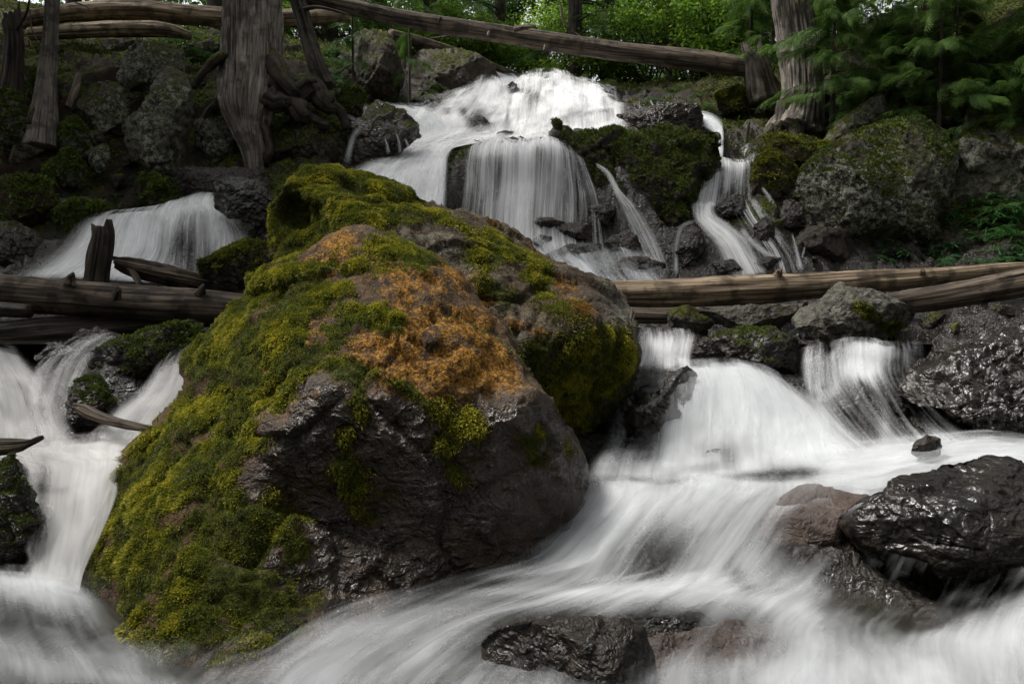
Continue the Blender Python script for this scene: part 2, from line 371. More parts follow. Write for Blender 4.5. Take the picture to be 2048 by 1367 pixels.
# left side wash
sheet('water', [[(742, 205, 14.6), (790, 212, 14.6), (850, 212, 14.8)], [(790, 232, 14), (830, 228, 14), (870, 226, 14.2)],
                [(820, 262, 13.2), (855, 256, 13.2), (890, 252, 13.4)], [(832, 300, 12.4), (860, 295, 12.4), (900, 288, 12.4)]], nu=24, nv=50, foam=.8, streak=.7, fade=(.15, .1))
for pts, w in (([(733, 206, 12.2), (730, 222, 12.1), (727, 242, 12)], 5), ([(690, 230, 12.2), (720, 242, 12.), (755, 243, 11.9)], 6),
               ([(735, 245, 11.6), (712, 265, 11.4), (700, 295, 11.3), (692, 335, 11.2)], [6, 8, 8, 11]),
               ([(768, 272, 11.5), (774, 290, 11.4), (778, 310, 11.3)], [1.5, 4, 6]), ([(792, 262, 11.5), (798, 285, 11.4), (801, 310, 11.3)], [2, 4, 5]),
               ([(808, 274, 11.5), (816, 290, 11.4), (826, 308, 11.3)], [1.5, 4, 6])):
    sheet('water', line(pts, w), nu=8, nv=24, foam=.62, streak=.7, fade=(.45, .45), fv=(.3, .3), wob=0, layers=1, cut=False)
# main curtain
sheet('water', [[(985, 268, 12.0), (1020, 268, 12.0), (1060, 272, 12.0), (1100, 275, 12), (1130, 280, 12)],
                [(950, 284, 11.5), (1000, 282, 11.4), (1055, 284, 11.4), (1110, 284, 11.4), (1150, 300, 11.5)],
                [(932, 310, 11.15), (990, 305, 11.05), (1050, 304, 11.), (1115, 306, 11.05), (1166, 330, 11.15)],
                [(926, 370, 11.0), (985, 370, 10.9), (1045, 370, 10.85), (1110, 372, 10.9), (1176, 385, 11.0)],
                [(918, 430, 10.85), (980, 430, 10.75), (1040, 430, 10.7), (1105, 430, 10.75), (1180, 435, 10.85)],
                [(910, 500, 10.6), (975, 500, 10.55), (1038, 490, 10.5), (1105, 480, 10.55), (1190, 478, 10.65)],
                [(900, 560, 10.2), (970, 555, 10.2), (1040, 545, 10.2), (1120, 530, 10.2), (1210, 520, 10.3)]],
      nu=80, nv=110, mat='waterfine', foam=.42, streak=1.15, layers=2, fade=(.05, .12), fv=(.05, .05), wob=.01,
      blobs=[(1040, 400, 40, 150, 2, .55), (990, 300, 50, 16, 0, .35), (970, 370, 22, 80, 2, .2), (1060, 282, 60, 12, 0, .5), (1135, 380, 30, 60, 0, -.12), (935, 350, 12, 40, 0, .2), (960, 420, 14, 70, 0, -.2), (1150, 460, 60, 30, 0, -.1), (900, 470, 30, 60, 0, -.2), (1095, 400, 12, 60, 0, .1)], gap=.03)
sheet('water', [[(1105, 286, 11.3), (1140, 296, 11.3), (1170, 315, 11.3)], [(1108, 320, 11.05), (1150, 335, 11.05), (1190, 360, 11.1)], [(1105, 400, 10.85), (1160, 400, 10.85), (1212, 410, 10.9)], [(1095, 460, 10.65), (1160, 465, 10.65), (1225, 465, 10.7)], [(1085, 520, 10.3), (1160, 522, 10.3), (1240, 515, 10.35)]],
      nu=50, nv=80, mat='waterfine', foam=.28, streak=1.4, layers=1, fade=(.15, .2), wob=.01)
# right thread
sheet('water', line([(1193, 330, 11.2), (1216, 348, 11.), (1236, 385, 10.85), (1262, 420, 10.7), (1285, 465, 10.55), (1310, 520, 10.3), (1322, 562, 10.1)], [4, 7, 9, 18, 25, 25, 25]),
      nu=24, nv=70, mat='waterfine', foam=.5, streak=1.1, layers=2, fade=(.35, .35), fv=(.03, .08), wob=.005, blobs=[(1228, 370, 14, 30, -20, .25)])
# splash apron under the curtain
sheet('water', [[(1040, 470, 10.6, .5), (1110, 485, 10.5, .35), (1190, 495, 10.4, .3), (1260, 500, 10.35, .3), (1330, 520, 10.3, .2)],
                [(1080, 500, 10.1, .6), (1140, 515, 10, .4), (1200, 525, 10, .45), (1270, 535, 10, .35), (1335, 545, 10, .3)],
                [(1110, 535, 9.6, .7), (1160, 545, 9.6, .8), (1215, 555, 9.6, .5), (1280, 560, 9.6, .45), (1340, 565, 9.6, .4)],
                [(1150, 572, 9.2, .6), (1190, 575, 9.2, .8), (1240, 580, 9.2, .5), (1290, 580, 9.2, .4), (1345, 580, 9.2, .4)]], nu=40, nv=50, streak=.8, fade=(.1, .1), wob=.03)
sheet('water', line([(1130, 510, 9.9), (1160, 530, 9.8), (1185, 560, 9.5), (1200, 575, 9.3)], [9, 12, 15, 16]), nu=14, nv=30, foam=.85, streak=.4, fade=(.3, .3))
# right cascade
sheet('water', [[(1384, 232, 13.6), (1400, 229, 13.6), (1420, 232, 13.6)], [(1395, 248, 13), (1420, 240, 13), (1440, 245, 13)],
                [(1428, 268, 12.6), (1438, 264, 12.6), (1448, 262, 12.6)], [(1433, 292, 12.2), (1440, 292, 12.2), (1448, 290, 12.2)], [(1430, 315, 11.9), (1438, 315, 11.9), (1447, 315, 11.9)]],
      nu=14, nv=50, foam=.95, streak=.4, fade=(.25, .25), fv=(.05, .03), wob=.005)
sheet('water', [[(1403, 305, 12), (1420, 312, 12), (1445, 318, 12), (1470, 322, 12), (1505, 320, 12)],
                [(1402, 330, 11.5), (1425, 326, 11.5), (1455, 328, 11.5), (1480, 330, 11.5), (1503, 328, 11.5)],
                [(1393, 370, 11.3), (1420, 370, 11.2), (1450, 375, 11.2), (1475, 375, 11.2), (1505, 368, 11.3)],
                [(1383, 410, 11), (1410, 415, 10.9), (1445, 415, 10.9), (1475, 410, 10.9), (1507, 400, 11)]],
      nu=40, nv=60, mat='waterfine', foam=.5, streak=1.1, layers=2, fade=(.15, .12), fv=(.05, .05), wob=.005, blobs=[(1405, 380, 18, 40, 8, .3), (1470, 395, 30, 20, 0, -.25), (1440, 330, 50, 10, 0, .2)])
sheet('water', [[(1385, 405, 10.9), (1405, 405, 10.9), (1432, 405, 10.9)], [(1384, 435, 10.6), (1408, 435, 10.6), (1436, 430, 10.6)],
                [(1398, 458, 10.4), (1430, 455, 10.35), (1465, 450, 10.35)], [(1420, 485, 10.15), (1460, 482, 10.1), (1500, 480, 10.1)],
                [(1440, 520, 9.95), (1480, 515, 9.9), (1520, 512, 9.9)], [(1450, 560, 9.7), (1500, 555, 9.7), (1545, 550, 9.7)]],
      nu=26, nv=70, mat='waterfine', foam=.68, streak=.9, layers=2, fade=(.3, .3), fv=(.03, .05), wob=.005)
for pts, w in (([(1500, 395, 11), (1520, 425, 10.8), (1545, 465, 10.6), (1572, 505, 10.3), (1592, 548, 10)], [10, 14, 16, 16, 18]),
               ([(1368, 340, 11.3), (1380, 365, 11.2), (1384, 400, 11.), (1390, 430, 10.8)], [3, 5, 6, 8]),
               ([(1395, 440, 10.3), (1365, 452, 10.2), (1354, 480, 10.15), (1352, 520, 10.1), (1352, 555, 10)], [6, 6, 6, 6, 7]),
               ([(1523, 374, 11.1), (1538, 395, 11), (1552, 422, 10.9)], [3, 6, 6]), ([(1480, 455, 10.4), (1500, 480, 10.2), (1530, 505, 10), (1560, 520, 9.9)], [8, 8, 9, 9]),
               ([(1583, 465, 10.3), (1592, 500, 10.2), (1603, 545, 10)], [2, 5, 8]), ([(1610, 490, 10.3), (1603, 520, 10.2), (1606, 545, 10)], [2, 4, 5]),
               ([(1300, 200, 14.6), (1306, 212, 14.5), (1309, 222, 14.4)], [2, 3, 4]), ([(1334, 205, 14.3), (1340, 212, 14.2), (1352, 220, 14.1)], [3, 5, 6]), ([(1375, 345, 11.2), (1372, 380, 11.1), (1380, 420, 10.9)], [2, 3, 4])):
    sheet('water', line(pts, w), nu=10, nv=36, foam=.55, streak=.9, fade=(.45, .45), fv=(.15, .15), wob=0, layers=2, gap=.02, cut=False)
sheet('water', [[(1455, 402, 10.95), (1485, 400, 10.95), (1512, 392, 11)], [(1470, 435, 10.6), (1500, 432, 10.6), (1535, 428, 10.65)], [(1490, 475, 10.25), (1530, 472, 10.25), (1570, 470, 10.3)], [(1510, 515, 10.), (1555, 512, 10.), (1600, 512, 10.05)], [(1520, 556, 9.75), (1565, 554, 9.75), (1620, 552, 9.8)]],
      nu=40, nv=60, mat='waterfine', foam=.34, streak=1.5, layers=1, fade=(.25, .25), wob=.01)
# left cascade
sheet('water', [[(235, 428, 10.6, .6), (300, 420, 10.6, .5), (350, 405, 10.8, .9), (400, 385, 11, .9), (445, 380, 11.2, .7)],
                [(185, 430, 10, .7), (260, 425, 10, .95), (330, 420, 10, .9), (385, 412, 10.1, .9), (440, 415, 10.1, .9)],
                [(150, 450, 9.7, .75), (235, 450, 9.6, .95), (320, 455, 9.6, .85), (390, 430, 9.6, .5), (470, 445, 9.6, .75)],
                [(115, 490, 9.3, .7), (215, 490, 9.2, .95), (310, 500, 9.2, .8), (385, 490, 9.3, .3), (505, 470, 9.3, .6)],
                [(60, 530, 8.9, .75), (190, 530, 8.9, .95), (295, 535, 8.9, .8), (390, 535, 9, .4), (500, 500, 9., .5)],
                [(10, 560, 8.6, .7), (150, 560, 8.5, .85), (280, 565, 8.5, .8), (390, 565, 8.5, .7), (500, 545, 8.5, .6)]],
      nu=70, nv=70, mat='waterfine', streak=.8, layers=2, fade=(.15, .12), fv=(.08, .05), blobs=[(375, 490, 44, 54, 10, -.55), (450, 430, 40, 20, 20, .15), (225, 455, 20, 60, 20, -.12)])
sheet('water', [[(350, 415, 9.95), (405, 408, 9.95), (465, 425, 9.9)], [(330, 460, 9.5), (400, 440, 9.5), (490, 458, 9.5)], [(320, 500, 9.3), (400, 500, 9.25), (505, 490, 9.25)], [(330, 545, 9.1), (395, 550, 9.1), (470, 525, 9.1)]],
      nu=40, nv=40, mat='waterfine', foam=.45, streak=1.0, fade=(.2, .15), blobs=[(375, 500, 28, 40, 0, -.3), (440, 470, 30, 40, 0, .2)])
# left mid stream
sheet('water', [[(-60, 690, 7), (-20, 690, 7), (30, 700, 7)], [(-60, 730, 6.6), (0, 730, 6.6), (70, 740, 6.6)], [(-60, 790, 6.1), (30, 780, 6.1), (115, 790, 6.1)],
                [(-60, 850, 5.7), (40, 850, 5.7), (150, 860, 5.6)], [(-60, 905, 5.3), (50, 905, 5.3), (180, 905, 5.3)]], nu=40, nv=60, foam=.75, streak=.65, fade=(0, .2), blobs=[(110, 745, 26, 40, 30, -.3), (20, 770, 50, 40, 0, .1)], mat='waterwarm')
sheet('water', [[(150, 685, 6.9), (190, 672, 6.9), (240, 668, 6.9)], [(85, 735, 6.5), (130, 715, 6.5), (200, 700, 6.5)], [(60, 770, 6.2), (105, 770, 6.15), (165, 760, 6.1)], [(50, 830, 5.8), (95, 840, 5.8), (145, 840, 5.8)]],
      nu=30, nv=50, foam=.6, streak=1.0, fade=(.2, .2), mat='waterwarm')
sheet('water', [[(365, 690, 6.6), (385, 670, 6.7), (410, 650, 6.9)], [(325, 735, 6.2), (350, 725, 6.2), (385, 700, 6.3)], [(285, 785, 5.9), (325, 780, 5.9), (375, 770, 5.9)], [(225, 830, 5.6), (280, 840, 5.55), (350, 840, 5.5)],
                [(180, 885, 5.3), (245, 890, 5.25), (320, 890, 5.2)]], nu=30, nv=60, foam=.8, streak=.5, fade=(.2, .05), blobs=[(375, 700, 30, 30, 0, -.35)], mat='waterwarm')
sheet('water', [[(-60, 885, 5.4), (60, 890, 5.4), (170, 880, 5.4), (290, 865, 5.4)], [(-60, 915, 5.15), (60, 915, 5.15), (170, 910, 5.15), (270, 905, 5.1)],
                [(40, 935, 4.95), (100, 930, 4.95), (180, 925, 4.9), (245, 930, 4.85)], [(52, 975, 4.7), (105, 985, 4.65), (170, 985, 4.6), (235, 985, 4.6)],
                [(60, 1050, 4.4), (105, 1060, 4.35), (150, 1060, 4.35), (205, 1060, 4.3)], [(60, 1130, 4.2), (95, 1140, 4.15), (130, 1140, 4.1), (170, 1140, 4.1)], [(20, 1190, 3.9), (70, 1190, 3.9), (120, 1190, 3.9), (160, 1190, 3.9)]],
      nu=40, nv=80, foam=.85, streak=.55, fade=(.12, .03), fv=(.05, .03), mat='waterwarm', blobs=[(85, 1000, 22, 70, 0, -.4), (150, 1050, 30, 60, 10, .05)])
# lower left pool
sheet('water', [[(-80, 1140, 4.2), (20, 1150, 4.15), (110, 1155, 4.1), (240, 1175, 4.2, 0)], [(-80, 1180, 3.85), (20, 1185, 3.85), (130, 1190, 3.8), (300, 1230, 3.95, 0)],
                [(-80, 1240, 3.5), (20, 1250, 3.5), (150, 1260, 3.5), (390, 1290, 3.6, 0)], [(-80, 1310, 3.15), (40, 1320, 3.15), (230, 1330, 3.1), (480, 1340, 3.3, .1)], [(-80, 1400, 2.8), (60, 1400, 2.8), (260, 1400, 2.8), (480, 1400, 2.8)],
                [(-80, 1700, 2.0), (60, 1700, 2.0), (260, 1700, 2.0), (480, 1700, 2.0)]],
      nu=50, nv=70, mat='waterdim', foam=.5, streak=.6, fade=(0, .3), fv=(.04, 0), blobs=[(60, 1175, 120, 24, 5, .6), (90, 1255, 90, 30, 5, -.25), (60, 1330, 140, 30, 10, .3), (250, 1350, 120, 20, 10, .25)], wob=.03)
# right: lip and first drop
sheet('water', [[(1270, 662, 7.2, .1), (1320, 660, 7.2, .1), (1400, 665, 7.2, .05)], [(1275, 676, 6.8, .4), (1325, 676, 6.8, .5), (1400, 680, 6.8, .3)], [(1278, 698, 6.62, .8), (1325, 698, 6.6, .85), (1388, 700, 6.62, .5)],
                [(1275, 724, 6.5, .7), (1325, 724, 6.48, .75), (1385, 724, 6.5, .5)], [(1265, 742, 6.25, .2), (1325, 742, 6.25, .2), (1395, 742, 6.25, .4)]],
      nu=40, nv=50, mat='waterfine', streak=.8, fade=(.05, .1), fv=(.05, .1), wob=.004)
# right: broad silky sweep
sheet('water', [[(1262, 734, 6.4, .25), (1330, 732, 6.4, .3), (1395, 728, 6.45, .8), (1460, 728, 6.45, .8), (1530, 745, 6.4, .6), (1590, 785, 6.3, .4)],
                [(1240, 775, 6.15, .35), (1325, 765, 6.1, .25), (1405, 770, 6.1, .9), (1480, 765, 6.15, .95), (1560, 785, 6.1, .85), (1640, 815, 6.1, .7)],
                [(1222, 830, 5.95, .4), (1320, 820, 5.85, .4), (1400, 835, 5.85, .8), (1495, 820, 5.85, .95), (1590, 830, 5.85, .9), (1690, 850, 5.8, .75)],
                [(1205, 890, 5.8, .4), (1310, 890, 5.7, .5), (1395, 890, 5.65, .85), (1490, 870, 5.6, .85), (1600, 875, 5.55, .95), (1730, 880, 5.5, .85)],
                [(1180, 930, 5.5, .5), (1290, 930, 5.4, .7), (1395, 930, 5.4, .85), (1490, 915, 5.35, .8), (1610, 910, 5.3, .95), (1760, 905, 5.25, .85)],
                [(1160, 965, 5.2, .6), (1285, 965, 5.1, .8), (1395, 965, 5.1, .85), (1500, 955, 5.05, .85), (1625, 945, 5., .9), (1790, 930, 5., .8)]],
      nu=90, nv=90, streak=.55, fade=(.06, .12), fv=(.05, .12), wob=.015,
      blobs=[(1270, 830, 50, 90, 0, -.4), (1445, 912, 50, 32, -10, -.4), (1535, 835, 20, 14, 30, -.2), (1600, 945, 60, 14, 0, -.4), (1345, 860, 30, 60, 0, .12), (1560, 900, 40, 10, 0, -.1)])
# right: thin veils over the right rock steps
sheet('water', [[(1608, 690, 6.8, .4), (1640, 690, 6.8, .15), (1700, 680, 6.8, .1), (1770, 680, 6.8, .1), (1860, 685, 6.8, .1)],
                [(1602, 735, 6.35, .5), (1650, 715, 6.3, .4), (1710, 690, 6.3, .5), (1780, 700, 6.3, .42), (1860, 720, 6.3, .05)],
                [(1610, 790, 6.05, .45), (1665, 765, 6., .5), (1720, 745, 6., .55), (1780, 745, 6., .4), (1850, 760, 6., .05)],
                [(1640, 840, 5.8, .5), (1690, 800, 5.7, .35), (1740, 790, 5.65, .26), (1800, 790, 5.65, .28), (1870, 800, 5.7, .1)],
                [(1690, 880, 5.5, .6), (1740, 860, 5.45, .25), (1780, 855, 5.4, .35), (1830, 850, 5.4, .25), (1910, 845, 5.4, .2)],
                [(1730, 910, 5.3, .7), (1775, 905, 5.25, .7), (1815, 900, 5.2, .7), (1870, 895, 5.2, .6), (1960, 880, 5.2, .6)]],
      nu=70, nv=70, streak=1.0, layers=2, fade=(.08, .15), fv=(.06, .04), wob=.01, blobs=[(1740, 700, 30, 14, 0, .35), (1725, 735, 40, 18, 0, .4), (1770, 850, 14, 40, 0, .2)])
# right: inflow behind the black rock
sheet('water', [[(2200, 870, 5.5), (2200, 900, 5.2), (2200, 960, 4.9)], [(2040, 870, 5.4), (2040, 900, 5.1), (2040, 950, 4.8)], [(1900, 880, 5.3), (1890, 905, 5.05), (1880, 950, 4.75)],
                [(1760, 890, 5.3), (1740, 930, 5), (1740, 985, 4.7)], [(1620, 915, 5.3), (1600, 950, 4.95), (1600, 1000, 4.7)]], nu=30, nv=70, foam=.8, streak=.35, fade=(.2, .1), fv=(0, .15), wob=.02)
# foreground: rolls, dome and outflow
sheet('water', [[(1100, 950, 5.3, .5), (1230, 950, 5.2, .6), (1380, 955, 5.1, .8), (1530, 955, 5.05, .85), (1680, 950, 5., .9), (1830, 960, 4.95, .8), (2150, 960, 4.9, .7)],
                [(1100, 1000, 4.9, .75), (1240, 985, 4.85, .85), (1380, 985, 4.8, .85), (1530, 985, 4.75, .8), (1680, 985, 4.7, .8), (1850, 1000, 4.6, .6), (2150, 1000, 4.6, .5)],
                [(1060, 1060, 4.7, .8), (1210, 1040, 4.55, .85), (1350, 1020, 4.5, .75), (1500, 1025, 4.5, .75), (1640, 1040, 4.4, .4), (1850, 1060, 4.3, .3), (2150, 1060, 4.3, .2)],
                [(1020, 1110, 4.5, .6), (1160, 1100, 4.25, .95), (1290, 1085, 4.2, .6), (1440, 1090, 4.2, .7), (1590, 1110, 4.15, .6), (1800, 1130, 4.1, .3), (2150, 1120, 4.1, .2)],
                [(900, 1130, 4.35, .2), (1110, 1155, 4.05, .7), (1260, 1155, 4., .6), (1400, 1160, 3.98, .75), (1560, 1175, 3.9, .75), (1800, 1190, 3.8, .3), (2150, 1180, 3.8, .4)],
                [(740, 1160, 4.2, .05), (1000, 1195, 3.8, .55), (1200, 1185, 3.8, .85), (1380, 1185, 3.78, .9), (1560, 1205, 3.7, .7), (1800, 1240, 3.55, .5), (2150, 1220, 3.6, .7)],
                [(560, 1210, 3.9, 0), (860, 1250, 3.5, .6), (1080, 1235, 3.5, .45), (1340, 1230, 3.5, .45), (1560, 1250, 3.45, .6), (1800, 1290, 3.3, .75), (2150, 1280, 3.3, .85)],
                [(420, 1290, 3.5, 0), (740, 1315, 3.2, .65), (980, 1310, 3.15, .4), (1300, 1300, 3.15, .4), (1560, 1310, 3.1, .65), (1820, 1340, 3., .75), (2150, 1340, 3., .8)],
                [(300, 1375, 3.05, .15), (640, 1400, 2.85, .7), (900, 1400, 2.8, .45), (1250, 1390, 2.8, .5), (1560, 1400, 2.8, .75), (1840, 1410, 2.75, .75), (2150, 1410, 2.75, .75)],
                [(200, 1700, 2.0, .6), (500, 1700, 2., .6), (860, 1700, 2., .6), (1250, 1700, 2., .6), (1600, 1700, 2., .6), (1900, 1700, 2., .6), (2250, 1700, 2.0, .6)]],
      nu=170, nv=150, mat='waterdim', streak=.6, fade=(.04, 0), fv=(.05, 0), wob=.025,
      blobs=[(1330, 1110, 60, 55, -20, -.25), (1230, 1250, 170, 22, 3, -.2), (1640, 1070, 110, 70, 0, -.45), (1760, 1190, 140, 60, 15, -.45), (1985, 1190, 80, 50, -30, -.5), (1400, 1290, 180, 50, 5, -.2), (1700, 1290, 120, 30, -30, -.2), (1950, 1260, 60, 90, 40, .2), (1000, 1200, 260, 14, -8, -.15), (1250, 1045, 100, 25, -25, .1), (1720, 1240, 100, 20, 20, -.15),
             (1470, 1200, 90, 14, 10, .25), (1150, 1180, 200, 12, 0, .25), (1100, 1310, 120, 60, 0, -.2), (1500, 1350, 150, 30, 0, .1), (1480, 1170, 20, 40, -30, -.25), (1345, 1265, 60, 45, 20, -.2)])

# ------------------------------------------------------------------ terrain
ctl = []
for S in SHEETS:
    if S['cut']:
        X = S['X']; a = X[::max(1, S['nu']//4), ::max(1, S['nv']//7)].reshape(-1, 3).copy(); a[:, 2] -= .12; ctl.append(a)
def cw(L): ctl.append(np.array([W(*p) for p in L]))
cw([(0, 520, 9.6), (0, 430, 10.4), (0, 330, 11.2), (0, 230, 12.2), (0, 130, 13.5), (0, 60, 15), (120, 410, 10.9), (200, 390, 11), (200, 300, 11.7), (200, 210, 12.6), (200, 130, 13.5), (200, 80, 15), (200, 30, 20),
    (300, 385, 11.3), (350, 300, 12), (350, 170, 13), (400, 100, 14.5), (450, 350, 11.5), (540, 340, 11.4), (560, 220, 12.8), (600, 130, 13.8), (640, 330, 11.6), (680, 210, 13.2), (700, 120, 15.5), (800, 210, 15.2), (800, 120, 17),
    (900, 160, 17.5), (960, 145, 19), (1060, 165, 19), (1150, 165, 19), (1250, 185, 17.5), (1300, 235, 14.5), (1350, 205, 15.3), (1420, 180, 15.8), (1460, 210, 14.5), (1500, 250, 13.2), (1500, 320, 12), (1480, 150, 17),
    (1600, 250, 13.7), (1600, 140, 15.5), (1700, 250, 13), (1700, 110, 15.5), (1650, 440, 11.2), (1700, 540, 10.2), (1850, 480, 10.9), (1850, 540, 9.9), (2048, 545, 9.4), (2048, 430, 10.8), (2048, 250, 12.4), (2048, 120, 13.5),
    (2048, 20, 15), (1850, 210, 13.4), (1850, 90, 15), (2300, 540, 9), (2300, 300, 11), (2300, 100, 13), (2300, 700, 7), (2300, 900, 5), (2250, 1200, 3.5), (-250, 540, 9.5), (-250, 300, 11), (-250, 50, 14), (-250, 700, 7), (-250, 950, 4.5), (-250, 1250, 3.2),
    (1950, 640, 7.2), (2048, 640, 7.), (1850, 665, 7.2), (2048, 860, 5.6), (1930, 760, 6.2), (2048, 740, 6.2), (1700, 672, 7.3), (1500, 672, 7.4), (1280, 285, 11.9), (1330, 330, 11.4), (1350, 450, 10.9), (1560, 330, 11.6), (1600, 450, 10.9),
    (300, 700, 6.6), (250, 800, 5.9), (0, 900, 5)])
ctl.append(np.array([(-2.5, 8, .9), (-1, 8, .9), (0.5, 8, .9), (2.5, 8, .9), (-4, 8, .9), (4.5, 8, .9), (-1.2, 4.5, -.3), (0, 4.5, -.3), (-.5, 5.5, .2), (0, 7, .7), (-1.5, 7, .7), (-2, 2, -.5), (0, 2, -.5), (2, 2, -.5), (3.5, 2, -.2), (-3.5, 2, -.2),
                     (-8, 3, 1.5), (8, 3, 1.8), (-9, 8, 3), (9.5, 8, 3.5), (-9, 14, 5.5), (11, 14, 6.5), (0, 24, 6.2), (4, 24, 6.2), (-5, 24, 7.2), (9, 22, 8.5), (-12, 24, 9), (16, 24, 11), (0, 40, 6.8), (-20, 40, 12), (20, 40, 14), (1, 70, 7.5), (-45, 70, 26), (45, 70, 28),
                     (-25, 5, 8), (25, 5, 9), (0, -15, -2), (-20, -15, 6), (20, -15, 6), (0, 150, 9), (-90, 150, 45), (90, 150, 45), (-90, 0, 30), (90, 0, 30), (0, -90, -8), (-80, -80, 15), (80, -80, 15)], float))
ctl = np.vstack(ctl)
# thin out near-duplicates
keep = []
for i, p in enumerate(ctl):
    if all((p[0]-ctl[j][0])**2+(p[1]-ctl[j][1])**2 > .02 for j in keep): keep.append(i)
ctl = ctl[keep]
def axis(lo, hi, st, far_lo, far_hi, g=1.16):
    c = list(np.arange(lo, hi, st)); s = st; x = c[-1]
    while x < far_hi: s *= g; x += s; c.append(x)
    s = st; x = lo; pre = []
    while x > far_lo: s *= g; x -= s; pre.append(x)
    return np.array(pre[::-1]+c)
TX = axis(-7.5, 8.5, .045, -160, 160); TY = axis(1.6, 19, .045, -110, 260)
GX, GY = np.meshgrid(TX, TY, indexing='ij')
TZ = rbf(ctl[:, :2], ctl[:, 2], np.stack([GX.ravel(), GY.ravel()], 1), .15).reshape(GX.shape)
_P = np.stack([GX, GY, TZ], -1)
_n = np.clip(1-np.maximum(np.abs(GX)-9, np.maximum(GY-20, -GY))/20, .0, 1)
_f, _e = facets(_P*1.7, 5); _f2, _e2 = facets(_P*4.5, 15)
TZ = TZ+_n*(.16*_f+.05*_f2+.06*fbm(_P*2.5, 5, 3)+.02*fbm(_P*12, 3, 9)-.05*(1-sst(0, .15, _e)))
# cut the bed beneath the water
for S in SHEETS:
    if not S['cut']: continue
    X = S['X'][S['e'] > .02]
    ix = np.clip(np.searchsorted(TX, X[:, 0]), 1, len(TX)-1); iy = np.clip(np.searchsorted(TY, X[:, 1]), 1, len(TY)-1)
    mn = np.full(TZ.shape, 9e9)
    for dx in (-2, -1, 0, 1):
        for dy in (-2, -1, 0, 1):
            jx = np.clip(ix+dx, 0, len(TX)-1); jy = np.clip(iy+dy, 0, len(TY)-1); np.minimum.at(mn, (jx, jy), X[:, 2])
    TZ = np.minimum(TZ, mn-.06+.03*fbm(_P*3.5, 4, 31))
def Tz(x, y):
    i = np.clip(np.searchsorted(TX, x)-1, 0, len(TX)-2); j = np.clip(np.searchsorted(TY, y)-1, 0, len(TY)-2)
    fx = (x-TX[i])/(TX[i+1]-TX[i]); fy = (y-TY[j])/(TY[j+1]-TY[j])
    return (TZ[i, j]*(1-fx)*(1-fy)+TZ[i+1, j]*fx*(1-fy)+TZ[i, j+1]*(1-fx)*fy+TZ[i+1, j+1]*fx*fy)
def groundY(px, py, y0=2.2, y1=60):
    Y = np.linspace(y0, y1, 1500); P = W(px, py, Y); h = P[:, 2]-Tz(P[:, 0], P[:, 1])
    k = np.argmax(h < 0); return Y[k] if h.min() < 0 else y1
nx, ny = TZ.shape
I = np.arange(nx*ny).reshape(nx, ny)
TF = np.stack([I[:-1, :-1], I[1:, :-1], I[1:, 1:], I[:-1, 1:]], -1).reshape(-1, 4)
TV = np.stack([GX, GY, TZ], -1).reshape(-1, 3)
TN = normals(TV, np.vstack([TF[:, :3], TF[:, [0, 2, 3]]]))
_px, _py, _d = proj(TV)
bank = sst(6.5, 10, TV[:, 1])*sst(1.2, 2.6, TV[:, 2])
water_near = np.clip(1-np.abs(TV[:, 0]-.5)/4.5, 0, 1)
tm = np.clip(sst(.3, .75, TN[:, 2])*.6*bank+.3*fbm(TV*1.3, 4, 77)*bank-.25*water_near, 0, 1)
tm[TV[:, 1] > 18] = .6
twet = np.clip(1-.95*sst(1.8, 4.5, TV[:, 2]+.6*np.abs(TV[:, 0]-.5)-3)+water_near*.5, 0, 1)
ter = mesh_np('terrain', TV, TF, M['terrain'], attrs=dict(moss=tm, wet=twet*(TV[:, 1] < 18), orange=TV[:, 0]*0, lichen=TV[:, 0]*0))
tag(ter, 'dark rocky stream bed and mossy forest banks', 'ground', kind='structure')

# ------------------------------------------------------------------ build the water sheets
for S in SHEETS:
    nu, nv = S['nu'], S['nv']; X = S['X']
    Nn = np.cross(np.gradient(X, axis=1), np.gradient(X, axis=0)); Nn /= np.maximum(np.linalg.norm(Nn, axis=-1, keepdims=True), 1e-9)
    s = np.sign((Nn*np.array([0, -.8, .6])).sum(-1, keepdims=True)); Nn = Nn*np.where(s == 0, 1, s)
    VV, UU, FO, ED, FF = [], [], [], [], []
    I = np.arange(nu*nv).reshape(nu, nv); base = np.stack([I[:-1, :-1], I[1:, :-1], I[1:, 1:], I[:-1, 1:]], -1).reshape(-1, 4)
    Lr = S['layers']
    for k in range(Lr):
        w = S['wob']*fbm(np.stack([S['u']*2.6, S['v']*.9, S['u']*0+k*.7+hash(S['name'])*0], -1), 3, 40)
        P = X+Nn*(w[..., None]*1.0+k*S['gap'])
        VV.append(P.reshape(-1, 3)); UU.append(np.stack([S['u']+k*3.7, S['v']+k*1.3], -1).reshape(-1, 2))
        FO.append((S['fo']*(1 if k == 0 else .62-.12*k)).ravel()); ED.append((S['e']**(1+.6*k)).ravel()); FF.append(base+k*nu*nv)
    V = np.vstack(VV)
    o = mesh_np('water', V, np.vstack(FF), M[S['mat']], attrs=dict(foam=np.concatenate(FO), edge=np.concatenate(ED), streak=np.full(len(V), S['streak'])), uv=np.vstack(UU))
    tag(o, 'silky white stream water', 'water', kind='structure')
pz = 1.02
o = mesh_np('water', [(-6, 6.9, pz-.1), (7, 6.9, pz-.1), (7, 9.6, pz), (-6, 9.6, pz)], [(0, 1, 2, 3)], M['pool']); tag(o, 'still dark pool water', 'water', kind='structure')
o = mesh_np('water', [(-6, -5, -.42), (7, -5, -.42), (7, 5., -.22), (-6, 5., -.22)], [(0, 1, 2, 3)], M['pool']); tag(o, 'deep dark stream water', 'water', kind='structure')

